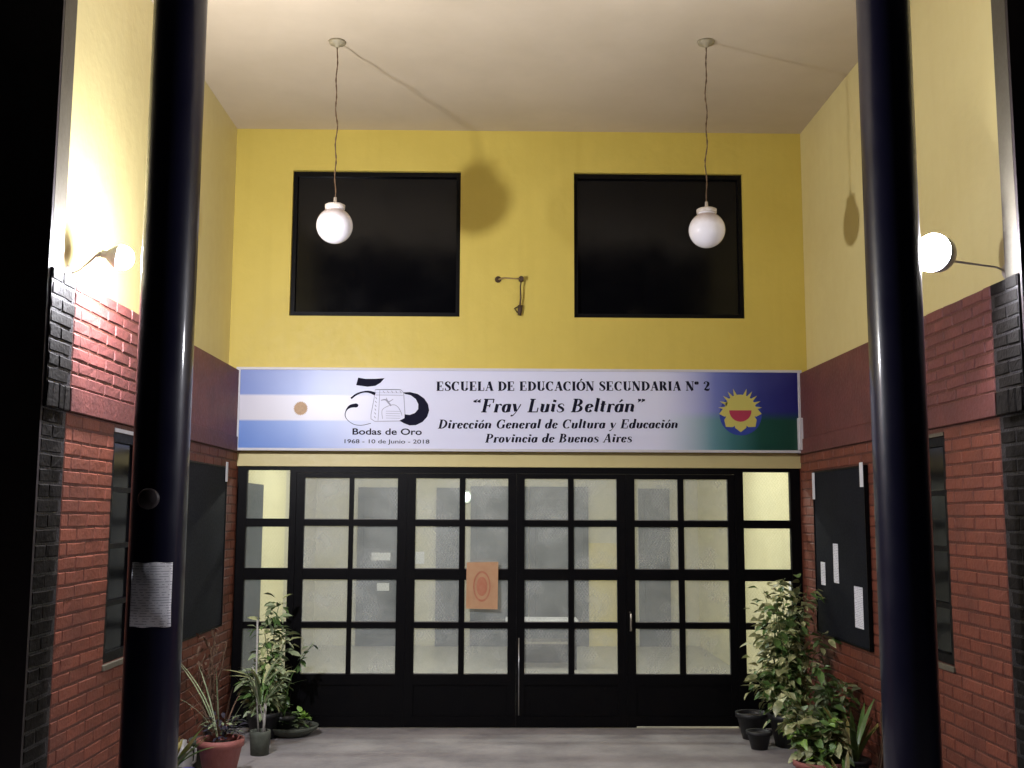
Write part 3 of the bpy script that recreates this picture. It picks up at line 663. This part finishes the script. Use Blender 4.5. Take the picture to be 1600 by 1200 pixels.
def sans(txt, px0, px1, ybase, cap, bold):
    cu = bpy.data.curves.new('lettering', 'FONT'); cu.body = txt; cu.size = 1; cu.offset = bold
    o = bpy.data.objects.new('tmp', cu); COL.objects.link(o); bpy.context.view_layer.update()
    me = bpy.data.meshes.new_from_object(o.evaluated_get(bpy.context.evaluated_depsgraph_get())); bpy.data.objects.remove(o)
    xs = [v.co.x for v in me.vertices]; a, c = min(xs), max(xs)
    xa, za = S(px0, ybase); xb, _ = S(px1, ybase); kz = cap*(SZ1-SZ0)/131/.69
    for v in me.vertices: v.co = (xa + (v.co.x-a)/(c-a)*(xb-xa), SY-.0015, za + v.co.y*kz)
    me.materials.clear(); me.materials.append(M_ink)
    link('lettering', me, sg, soff)['kind'] = 'stuff'
sans('Bodas de Oro', 552, 659, 679.5, 9.5, .016)
sans('1968 - 10 de Junio - 2018', 540, 671, 693, 6, .006)
# "50" emblem
ink = Ink()
ink.poly([(559,590),(570,592),(585,592),(600,591),(594,598),(586,603),(574,604.5),(556,602)])
ink.strip([(p[0], p[1]) for p in crom([(548.5,623,3),(556,617,3),(566,613,2.4),(576,612.5,3.4),(586,616,5)])], [p[2] for p in crom([(548.5,623,3),(556,617,3),(566,613,2.4),(576,612.5,3.4),(586,616,5)])])
ink.poly([(556+4.2*math.cos(R(k*30)), 634+3.3*math.sin(R(k*30))) for k in range(12)])
cc = crom([(556,634,6),(551,634.5,5.6),(546,636.5,4.2),(541.5,642,1.6),(540,650,1.1),(545,658,.9),(555,664,.8),(567,665,.8),(580,662,.8)]); ink.strip([p[:2] for p in cc], [p[2] for p in cc])
ink.poly([(629,613.5),(640,613),(652,616),(662,623),(668,632),(670,642),(667,652),(660,660),(650,665),(640,665.5),(631,662),(624,658),(632,654),(632,648),(640,649),(648,646),(653,640),(653,632),(649,624),(641,618),(632,616)])
ink.b.build('fifty_emblem', M_ink, sg, soff)
ink = Ink()
def ring(P, w_): ink.strip(P + [P[0], P[1]], [w_]*(len(P)+2))
ring([(586,609),(625,609),(630,614),(632,640),(633,652),(630,658.5),(586,659),(580,655),(580,648),(584,625)], 1.0)
ink.strip([(593,610),(592,640),(591,658)], [.8]*3); ink.strip([(586,617.5),(629,618)], [.8]*2); ink.strip([(586,614),(629,614.3)], [.4]*2)
for k in range(6): ink.strip([(586.5-.3*k, 621+k*6), (588.5-.3*k, 624+k*6)], [1.1]*2)
for k in range(5): ink.strip([(598+k*6.5, 611), (600.5+k*6.5, 614.5)], [.9]*2)
cc = crom([(595,626,1.2),(602,625,2.2),(607,630,2.6),(611,635,1.4)]); ink.strip([p[:2] for p in cc], [p[2] for p in cc])
cc = crom([(603,622,1.),(607,628,1.4),(614,624,.8)]); ink.strip([p[:2] for p in cc], [p[2] for p in cc])
cc = crom([(598,655,.8),(597,642,.8),(604,636,.8),(614,633,.9),(621,636,.9),(626,644,.9),(628,650,.8)]); ink.strip([p[:2] for p in cc], [p[2] for p in cc])
for k in range(4): ink.strip([(603, 643+k*3.6), (625, 643.5+k*3.6)], [.55]*2)
ink.b.build('emblem_drawing', M_inkg, sg, soff)
# flag sun
ink = Ink(); P = []
for k in range(48): r_ = 11.5 if k % 2 == 0 else 9.5; a = R(k*7.5); P.append((471+r_*math.cos(a), 638.5+r_*math.sin(a)))
ink.poly(P); ink.b.build('flag_sun', M_suno, sg, soff)
# provincial emblem: blue disc, sun with teeth above and petals below, red half disc
ink = Ink(); ink.poly([(1155+33*math.cos(R(k*10)), 649+33*math.sin(R(k*10))) for k in range(36)]) ; ink.b.build('emblem_disc', M_halo, sg, soff)
ink = Ink(.0015); cx_, cy_ = 1154.5, 641; P = []
for k in range(48): a = R(k*7.5); P.append((cx_+24.5*math.cos(a), cy_+23.5*math.sin(a)))
ink.poly(P)
for a in (-5, -22, -39, -56, -72, -90+0, -108, -124, -141, -158, -175):
    if a == -90: continue
    r0, r1, w_ = 22, 34.5, 5.5; A = R(a); ink.poly([(cx_+r0*math.cos(A)-w_/2*math.sin(A), cy_+r0*math.sin(A)+w_/2*math.cos(A)), (cx_+r1*math.cos(A), cy_+r1*math.sin(A)), (cx_+r0*math.cos(A)+w_/2*math.sin(A), cy_+r0*math.sin(A)-w_/2*math.cos(A))])
for a in (12, 50, 90, 130, 168):
    r1, w_ = 36, 21; A = R(a); 
    if a in (12, 168): r1, w_ = 34, 14
    c_, s_ = math.cos(A), math.sin(A); ink.poly([(cx_+17*c_-w_/2*s_, cy_+17*s_+w_/2*c_), (cx_+(r1-7)*c_-w_*.42*s_, cy_+(r1-7)*s_+w_*.42*c_), (cx_+r1*c_, cy_+r1*s_), (cx_+(r1-7)*c_+w_*.42*s_, cy_+(r1-7)*s_-w_*.42*c_), (cx_+17*c_+w_/2*s_, cy_+17*s_-w_/2*c_)])
ink.b.build('emblem_sun', M_sun, sg, soff)
ink = Ink(); ink.b.add([], [], 0); ink.k = 0
P = [(cx_+17.5*math.cos(R(k*15)), 642.5+18*math.sin(R(k*15))) for k in range(13)]
y_ = SY-.0045; ink.b.add([(S(*p)[0], y_, S(*p)[1]) for p in P], [tuple(range(len(P)))[::-1]]); ink.b.build('emblem_red_half', M_red, sg, soff)
# small white box at the end of the sign
b = MB(); b.box((BR-.045, D-.16, 2.27), (BR-.002, D-.10, 2.54)); o = b.build('junction_box', M_white, bevel=.004); tag(o, 'small white plastic box on the brick wall at the right end of the sign', 'junction box')
o.location = (0, -.0, 0)

# ================================================================== bracket between high windows
t = thing('wall_bracket', 'rusty bent metal bracket on the yellow wall between the high windows', 'bracket', (.2, D, 3.6)); off = (-.2, -D, -3.6)
b = MB(); b.tube([(.012, D-.006, 3.728), (.06, D-.05, 3.733), (.14, D-.07, 3.722), (.205, D-.05, 3.725)], [.010, .007, .006, .010], 7); b.build('arm', mat('weathered_brass', (.28, .2, .08), .5), t, off)
b = MB(); b.tube([(.005, D-.0, 3.727), (.012, D-.016, 3.728)], .028, 10); b.build('fixing_disc', M_rust, t, off)
b = MB(); b.tube([(.205, D-.0, 3.726), (.205, D-.062, 3.727)], .022, 10); b.build('fixing_disc', M_rust, t, off)
b = MB(); b.tube([(.207, D-.055, 3.72), (.198, D-.05, 3.66), (.202, D-.04, 3.56), (.196, D-.03, 3.50), (.2, D-.02, 3.46)], [.006, .006, .008, .008, .008], 7); b.tube([(.2, D-.02, 3.50), (.192, D-.022, 3.415)], [.022, .016], 9)
b.tube([(.195, D-.02, 3.50), (.150, D-.012, 3.475), (.175, D-.01, 3.44)], .006, 6); b.build('hanging_rod', M_rust, t, off)
# dark wall plaque? none: tiny cable hole under the ceiling
# ================================================================== PENDANTS
def pendant(x, y, zc, xr, yr, label, seed):
    rg = random.Random(seed)
    t = thing('pendant_globe', label, 'pendant lamp', (xr, yr, H), 'hanging globe lamps'); off = Vector((-xr, -yr, -H))
    b = MB(); r_ = .125; pr = []
    for k in range(21):
        a = -90 + k*(90+62)/20; pr.append((max(0, r_*math.cos(R(a))), r_*math.sin(R(a))))
    pr += [(.060, .118), (.060, .128)]
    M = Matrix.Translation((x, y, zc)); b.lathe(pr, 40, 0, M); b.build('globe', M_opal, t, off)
    b = MB(); b.lathe([(.061, .118), (.068, .119), (.069, .145), (.060, .150), (.03, .158), (.012, .162), (.01, .2), (.0, .2)], 28, 0, M); b.build('fitter', M_fitter, t, off)
    n_ = 26; pts = []; pt2 = []
    for k in range(n_+1):
        u = k/n_; z = zc + .195 + (H-.03-zc-.195)*u; env = math.sin(u*math.pi)**.5
        cx_ = x + (xr-x)*u + .006*env*math.sin(k*1.1+seed) + .004*env*math.sin(k*.5+2*seed); cy_ = y + (yr-y)*u + .006*env*math.cos(k*.9)
        pts.append((cx_+.003*math.cos(k*2.2), cy_+.004*math.sin(k*2.2), z)); pt2.append((cx_-.003*math.cos(k*2.2), cy_-.004*math.sin(k*2.2), z))
    b = MB(); b.tube(pts, .0035, 6); b.tube(pt2, .0035, 6); b.build('cord', M_cord, t, off)
    b = MB(); b.lathe([(.0, -.045), (.012, -.045), (.02, -.03), (.055, -.018), (.062, -.0), (.0, -.0)][::-1], 24, 0, Matrix.Translation((xr, yr, H))); b.build('ceiling_rose', M_rose, t, off)
pendant(-1.122, 7.22, 3.703, -1.140, 7.253, 'unlit white globe pendant on a wavy cord, left one, before the left high window', 1)
pendant(1.447, 7.20, 3.687, 1.463, 7.192, 'unlit white globe pendant on a straight cord, right one, before the right high window', 4)

# ================================================================== WALL LAMPS (lit)
def wall_lamp(x, y, z, XW, s, axis, mbulb, label, r_):
    t = thing('wall_lamp', label, 'wall lamp', (XW, y, z-.08), 'lit wall lamps'); off = Vector((-XW, -y, -z+.08))
    ax = Vector(axis).normalized(); M = Matrix.Translation((x, y, z)) @ ax.to_track_quat('Z', 'Y').to_matrix().to_4x4()
    pr = [(r_*math.cos(R(a)), r_*math.sin(R(a))) for a in range(-12 if s > 0 else 0, 91, 6)]; pr[-1] = (0, r_)
    b = MB(); b.lathe(pr, 24, 0, M); b.build('bulb', mbulb, t, off)
    b = MB(); b.lathe([(r_*.99, -.0145 if s > 0 else -.002), (r_*.86, -.032), (.030, -.066), (.02, -.075), (.02, -.10), (.0, -.10)], 24, 0, M); b.build('bulb_base', M_base, t, off)
    if s < 0:
        b = MB(); b.lathe([(.034, -.075), (.096, -.04), (.102, .034), (.098, .034), (.093, -.036), (.034, -.069)], 28, 0, M); b.build('added_cowl', M_fitter, t, off)  # cowl added to keep this bulb's light off its own wall
    p = Vector((x, y, z)) - ax*.10
    b = MB(); b.tube([p, p - ax*.03 + Vector((0, 0, -.02)), Vector((XW + s*.06, y, z-.07)), Vector((XW + s*.012, y, z-.09))], [.016, .007, .005, .005], 10); b.build('arm', M_fitter, t, off)
    b = MB(); b.lathe([(0, .02), (.03, .018), (.045, .006), (.047, 0)][::-1], 20, 0, Matrix.Translation((XW, y, z-.09)) @ Matrix.Rotation(R(90)*s, 4, 'Y')); b.build('wall_plate', M_fitter, t, off)
    if s < 0:
        b = MB(); b.tube([(XW+s*.008, y, z-.13), (XW+s*.006, y+.01, z-.2), (XW+s*.004, y-.005, z-.27)], .004, 5); b.build('loose_wire', M_cord, t, off)
wall_lamp(-1.99, 5.58, 3.075, YL, 1, (.62, .12, -.10), M_bulbL, 'glaring white bulb lamp on the left yellow wall, beside the column with the paper', .066)
wall_lamp(2.27, 5.40, 3.085, YR, -1, (-.74, -.67, -.04), M_bulbR, 'glaring white bulb lamp on the right yellow wall, beside the plain column', .092)

# ================================================================== PLANTS
def leaf_mesh(name, L, W, m, bend=.3, fold=.25, seg=3):
    b = MB(); vs = []; fs = []
    for i in range(seg+1):
        u = i/seg; w_ = W/2*math.sin(math.pi*min(1, (u*.86+.10)))**.8 if i < seg else .0005
        x = L*u; z = -bend*L*u*u
        vs += [(x, -w_, z + fold*w_), (x, 0, z), (x, w_, z + fold*w_)]
    for i in range(seg):
        a = i*3; fs += [(a, a+3, a+4, a+1), (a+1, a+4, a+5, a+2)]
    b.add(vs, fs, 0, True); return b.mesh(name, m)
def aim(o, pos, d, roll, sc):
    q = Vector(d).normalized().to_track_quat('X', 'Z').to_matrix().to_4x4()
    o.matrix_local = Matrix.Translation(pos) @ q @ Matrix.Rotation(roll, 4, 'X') @ Matrix.Scale(sc, 4)
def pot(t, r0, r1, h, m, x=0, y=0, z=0, rim=True):
    M = Matrix.Translation((x, y, z)); b = MB()
    pr = [(0, 0), (r0, 0), (r1, h*.82)] + ([(r1+.012, h*.82), (r1+.014, h), (r1-.006, h)] if rim else [(r1, h), (r1-.01, h)]) + [(r1-.014, h*.85)]
    b.lathe(pr, 28, 0, M); b.build('pot', m, t)
    b = MB(); b.lathe([(r1-.015, h*.86), (r1*.5, h*.9), (0, h*.92)][::-1], 16, 0, M); b.build('soil', M_soil, t)
def stems_and_leaves(t, rg, stems, mats, L, W, per, spread, droop=.2, stemr=.005, mstem=None, bend=.3, maxn=290, seg=3, extra=0):
    b = MB(); lm = [leaf_mesh('leaf', L*rg.uniform(.85, 1.15), W*rg.uniform(.85, 1.1), rg.choice(mats), bend*rg.uniform(.5, 1.6), rg.uniform(.1, .4), seg) for _ in range(7)]
    n_ = 0
    for P in stems:
        Q = crom([tuple(p) for p in P], 5); b.tube(Q, [stemr*(1-.6*i/len(Q)) for i in range(len(Q))], 5)
        for k in range(per):
            if n_ >= maxn: break
            u = rg.uniform(.22, 1); q = Vector(Q[min(len(Q)-1, int(u*(len(Q)-1)+.5))])
            a = rg.uniform(0, 2*math.pi); d = Vector((math.cos(a), math.sin(a), rg.uniform(-.5, .9) - droop))
            o = link('leaf', rg.choice(lm), t); aim(o, q + d.normalized()*spread*rg.random(), d, rg.uniform(-.7, .7), rg.uniform(.6, 1.2)); n_ += 1
    b.build('stem', mstem or M_lg, t)
    if extra:
        F = MB()
        for k in range(extra):
            Q = crom([tuple(p) for p in rg.choice(stems)], 5); q = Vector(Q[min(len(Q)-1, int(rg.uniform(.12, 1)*(len(Q)-1)+.5))])
            a = rg.uniform(0, 6.28); d = Vector((math.cos(a), math.sin(a), rg.uniform(-.6, .8) - droop)); p = q + d.normalized()*spread*1.2*rg.random()
            Mx_ = Matrix.Translation(p) @ d.to_track_quat('X', 'Z').to_matrix().to_4x4() @ Matrix.Rotation(rg.uniform(-.7, .7), 4, 'X') @ Matrix.Scale(rg.uniform(.55, 1.1), 4)
            F.add([Mx_ @ Vector(v_) for v_ in ((0,0,0), (L*.4, -W*.5, .2*W), (L*.8, -W*.25, -.08*L), (L, 0, -.25*L), (L*.8, W*.25, -.08*L), (L*.4, W*.5, .2*W), (L*.4, 0, 0))], [(0,1,6), (1,2,3,6), (0,6,5), (6,3,4,5)], rg.randrange(len(mats)), True)
        F.build('small_foliage', mats, t)['kind'] = 'stuff'
def grow(rg, base, tip, wob, n_=4):
    b0, t0 = Vector(base), Vector(tip); return [tuple(b0.lerp(t0, i/n_) + Vector((rg.uniform(-wob, wob), rg.uniform(-wob, wob), rg.uniform(-wob, wob)*.4))*(0 if i == 0 else 1)) for i in range(n_+1)]
rg = random.Random(3)
# big variegated bush, right
t = thing('potted_bush', 'tall bushy variegated plant in front of the right side light', 'plant', (2.24, 8.35, 0))
pot(t, .11, .15, .24, M_dpot)
st = []
for k in range(24):
    a = rg.uniform(0, 6.28); r_ = rg.uniform(.02, .34); zt_ = rg.uniform(.5, 1.22) if k > 3 else rg.uniform(1.05, 1.27)
    x_ = r_*math.cos(a); x_ = min(x_, .24)
    st.append(grow(rg, (rg.uniform(-.05, .05), rg.uniform(-.05, .05), .2), (x_*1.0-.02, r_*math.sin(a)*.9, zt_), .03))
stems_and_leaves(t, rg, st, [M_lv, M_lv, M_lg], .10, .052, 13, .11, extra=900)
# terracotta pot plant, right front, fresh green
t = thing('potted_plant', 'leafy bright green plant in a red terracotta pot at the right foreground', 'plant', (2.06, 7.02, 0))
pot(t, .10, .148, .19, M_terra)
st = [grow(rg, (rg.uniform(-.04, .04), 0, .15), (rg.uniform(-.26, .12), rg.uniform(-.1, .2), rg.uniform(.28, .62)), .03) for _ in range(14)]
stems_and_leaves(t, rg, st, [M_lg, M_lg, M_lb, M_lv], .10, .06, 14, .05, .25, extra=160)
# strap leaved plant, right
def strap(t, rg, n_, L, W, mats, zb=.12, up=.9, lean=(0, 0)):
    for i in range(n_):
        a = rg.uniform(0, 6.28); me = leaf_mesh('leaf', L*rg.uniform(.6, 1.15), W, rg.choice(mats), rg.uniform(.1, .6), .3, 6)
        o = link('leaf', me, t); aim(o, (.03*math.cos(a), .03*math.sin(a), zb), (math.cos(a)*rg.uniform(.2, .6)+lean[0], math.sin(a)*rg.uniform(.2, .6)+lean[1], up), rg.uniform(-.4, .4), 1)
t = thing('strap_leaf_plant', 'spiky dark green strap-leaved plant beside the terracotta pot on the right', 'plant', (2.36, 7.25, 0)); pot(t, .07, .10, .15, M_dpot)
strap(t, rg, 26, .42, .035, [M_lgrey, M_lg, M_lg, M_ly], .13, .95, (-.1, 0))
t = thing('strap_leaf_plant', 'small yellowing strap-leaved plant at the lower right edge of the floor', 'plant', (2.13, 6.72, 0)); pot(t, .06, .085, .11, M_dpot)
strap(t, rg, 16, .26, .03, [M_ly, M_lg], .09, .6)
t = thing('leafy_pot_plant', 'dark leafy plant between the bush and the right brick wall', 'plant', (2.38, 7.75, 0)); pot(t, .08, .11, .18, M_dpot)
st = [grow(rg, (0, 0, .15), (rg.uniform(-.16, .12), rg.uniform(-.2, .2), rg.uniform(.35, .75)), .03) for _ in range(9)]
stems_and_leaves(t, rg, st, [M_lgrey, M_lg, M_lg], .09, .05, 16, .05, extra=200)
t = thing('plant_pot', 'empty black plastic pot at the foot of the doors on the right', 'pot', (2.02, 8.62, 0)); pot(t, .08, .12, .2, M_dpot)
t = thing('plant_pot', 'smaller empty black pot standing just in front of the larger black pot', 'pot', (1.98, 8.25, 0)); pot(t, .06, .085, .13, M_dpot)
# bare sticks leaning on the right wall
t = thing('dry_sticks', 'thin dry sticks leaning against the right brick wall', 'sticks', (2.42, 7.0, 0))
for k in range(6): b = MB(); x_ = -.06+.03*k; b.tube(crom(grow(rg, (x_, -.1+.05*k, 0), (x_*.5+.1, .1*k-.2, rg.uniform(.4, .75)), .012), 4), .005, 5); b.build('stick', M_twig, t)
# left group
t = thing('climbing_plant', 'tall leggy grey-green plant in front of the left side light', 'plant', (-1.80, 8.62, 0)); pot(t, .09, .12, .2, M_dpot)
st = [grow(rg, (0, 0, .18), (.08, .05, 1.02), .03, 6), grow(rg, (.02, 0, .18), (.02, 0, .98), .04, 6), grow(rg, (.03, 0, .18), (.13, .02, .80), .03, 5), grow(rg, (0, 0, .18), (-.06, 0, .55), .04), grow(rg, (0, 0, .18), (-.12, -.05, .5), .04),
      grow(rg, (0, 0, .18), (.04, -.05, .55), .05), grow(rg, (0, 0, .18), (.10, -.05, .48), .04)]
stems_and_leaves(t, rg, st, [M_lg, M_lgrey, M_lgrey, M_lv], .10, .045, 28, .08, .2, extra=420)
t = thing('trailing_sprig', 'slender plant with a small leafy tip reaching over the first door leaf', 'plant', (-1.66, 8.72, 0)); pot(t, .07, .10, .16, M_dpot)
b = MB(); stems_and_leaves(t, rg, [[(0, 0, .14), (.02, 0, .3), (.05, 0, .45), (.14, 0, .60), (.22, 0, .72)]], [M_lg], .075, .04, 3, .02)
for k in range(11):
    o = link('leaf', leaf_mesh('leaf', .07, .042, M_lg, .3, .2), t); u = rg.random(); aim(o, (.11+.12*u, 0, .56+.17*u), (rg.uniform(-1, 1), rg.uniform(-.6, .6), rg.uniform(-.6, .8)), 0, 1)
st = [grow(rg, (0, 0, .14), (rg.uniform(-.02, .06), 0, rg.uniform(.28, .42)), .02) for _ in range(4)]
stems_and_leaves(t, rg, st, [M_lg, M_lgrey], .06, .03, 6, .02)
t = thing('shallow_planter', 'shallow grey bowl planter of low plants by the first door leaf', 'planter', (-1.60, 8.74, 0))
b = MB(); b.lathe([(0, 0), (.13, 0), (.2, .05), (.212, .075), (.2, .078), (.18, .055), (0, .062)], 32); b.build('bowl', M_gpot, t)
for k in range(60):
    a = rg.uniform(0, 6.28); r_ = .14*rg.random()
    o = link('leaf', leaf_mesh('leaf', .08, .035, rg.choice([M_ldk, M_lgrey, M_lg]), .4, .2), t); aim(o, (r_*math.cos(a)-.03, r_*math.sin(a)*.7, .07+.05*rg.random()), (math.cos(a), math.sin(a), rg.uniform(.1, 1.2)), 0, rg.uniform(.6, 1.1))
for k in range(22):
    a = rg.uniform(0, 6.28)
    o = link('leaf', leaf_mesh('leaf', .055, .05, M_lb, .2, .1), t); aim(o, (.085+.03*math.cos(a), -.05, .13+.06*rg.random()), (math.cos(a), math.sin(a)*.6-.3, rg.uniform(0, .9)), 0, rg.uniform(.7, 1.2))
t = thing('potted_cane', 'mossy grey pot with tall pale canes beside the pink pot', 'plant', (-1.70, 8.05, 0)); pot(t, .065, .075, .17, M_gpot, rim=False)
for P_, r_ in (([(-.01, 0, .1), (-.045, .02, .5), (-.05, .02, .95)], .007), ([(.02, 0, .1), (.03, .01, .36)], .010), ([(.05, .0, .1), (-.02, .0, .4), (-.07, 0, .62)], .005)): b = MB(); b.tube(P_, r_, 6); b.build('cane', M_cane, t)
strap(t, rg, 18, .28, .016, [M_lgrey, M_lg, M_lgrey], .36, .75)
strap(t, rg, 16, .24, .018, [M_lgrey, M_lv], .5, .5)
t = thing('pink_pot_plant', 'large pinkish terracotta pot with dark purple foliage at the left foreground', 'plant', (-1.80, 7.30, 0)); pot(t, .095, .14, .265, M_terra)
for k in range(110):
    a = rg.uniform(0, 6.28); r_ = .11*rg.random()**.6
    o = link('leaf', leaf_mesh('leaf', .06, .03, M_ldk if k % 4 else M_lgrey, .4, .2), t); aim(o, (r_*math.cos(a)+.02, r_*math.sin(a), .27+.13*rg.random()), (math.cos(a), math.sin(a), rg.uniform(-.2, 1.2)), 0, rg.uniform(.6, 1.2))
strap(t, rg, 14, .5, .010, [M_lgrey, M_twig], .27, 1.1)
t = thing('dry_plant', 'dry brown twiggy plant against the left brick wall', 'plant', (-1.99, 7.62, 0)); pot(t, .07, .09, .2, M_gpot)
b = MB()
for k in range(16): b.tube(crom(grow(rg, (0, 0, .16), (rg.uniform(-.09, .09), rg.uniform(-.2, .25), rg.uniform(.5, 1.0)), .035, 4), 4), .0045, 5)
b.build('twig', M_twig, t)
for k in range(70):
    o = link('leaf', leaf_mesh('leaf', .05, .018, M_twig, .4, .2), t); z_ = rg.uniform(.3, .95); aim(o, (rg.uniform(-.08, .08), rg.uniform(-.2, .22)*z_, z_), (rg.uniform(-1, 1), rg.uniform(-1, 1), rg.uniform(-1, .5)), 0, 1)
t = thing('small_foreground_plant', 'small yellow-green plant beside the foot of the left column', 'plant', (-2.05, 7.0, 0)); pot(t, .06, .085, .13, M_gpot)
strap(t, rg, 22, .33, .045, [M_ly, M_lg, M_lb], .11, 1.0, (.12, 0)); 
t = thing('plastic_jug', 'milky plastic jug standing behind the blue-lidded bucket', 'jug', (-2.07, 7.40, 0)); b = MB(); b.lathe([(0, 0), (.06, 0), (.064, .03), (.064, .15), (.05, .19), (.022, .215), (.022, .235), (0, .235)], 20); b.build('body', M_jug, t)
b = MB(); b.tube([(.045, -.01, .19), (.085, -.01, .18), (.085, -.01, .10), (.062, -.01, .08)], .009, 7); b.build('handle', M_jug, t)
t = thing('bucket', 'small pale bucket with a blue lid near the pink pot', 'bucket', (-1.985, 7.13, 0)); b = MB(); b.lathe([(0, 0), (.06, 0), (.075, .085), (0, .085)], 22); b.build('body', M_jug, t)
b = MB(); b.lathe([(.08, .078), (.08, .10), (.07, .105), (0, .105)], 22); b.build('lid', M_bluep, t)

# ------------------------------------------------------------------ render settings
scene.render.engine = 'CYCLES'
scene.cycles.max_bounces = 8; scene.cycles.diffuse_bounces = 5; scene.cycles.transparent_max_bounces = 12
scene.cycles.sample_clamp_indirect = 6
scene.cycles.use_light_tree = True
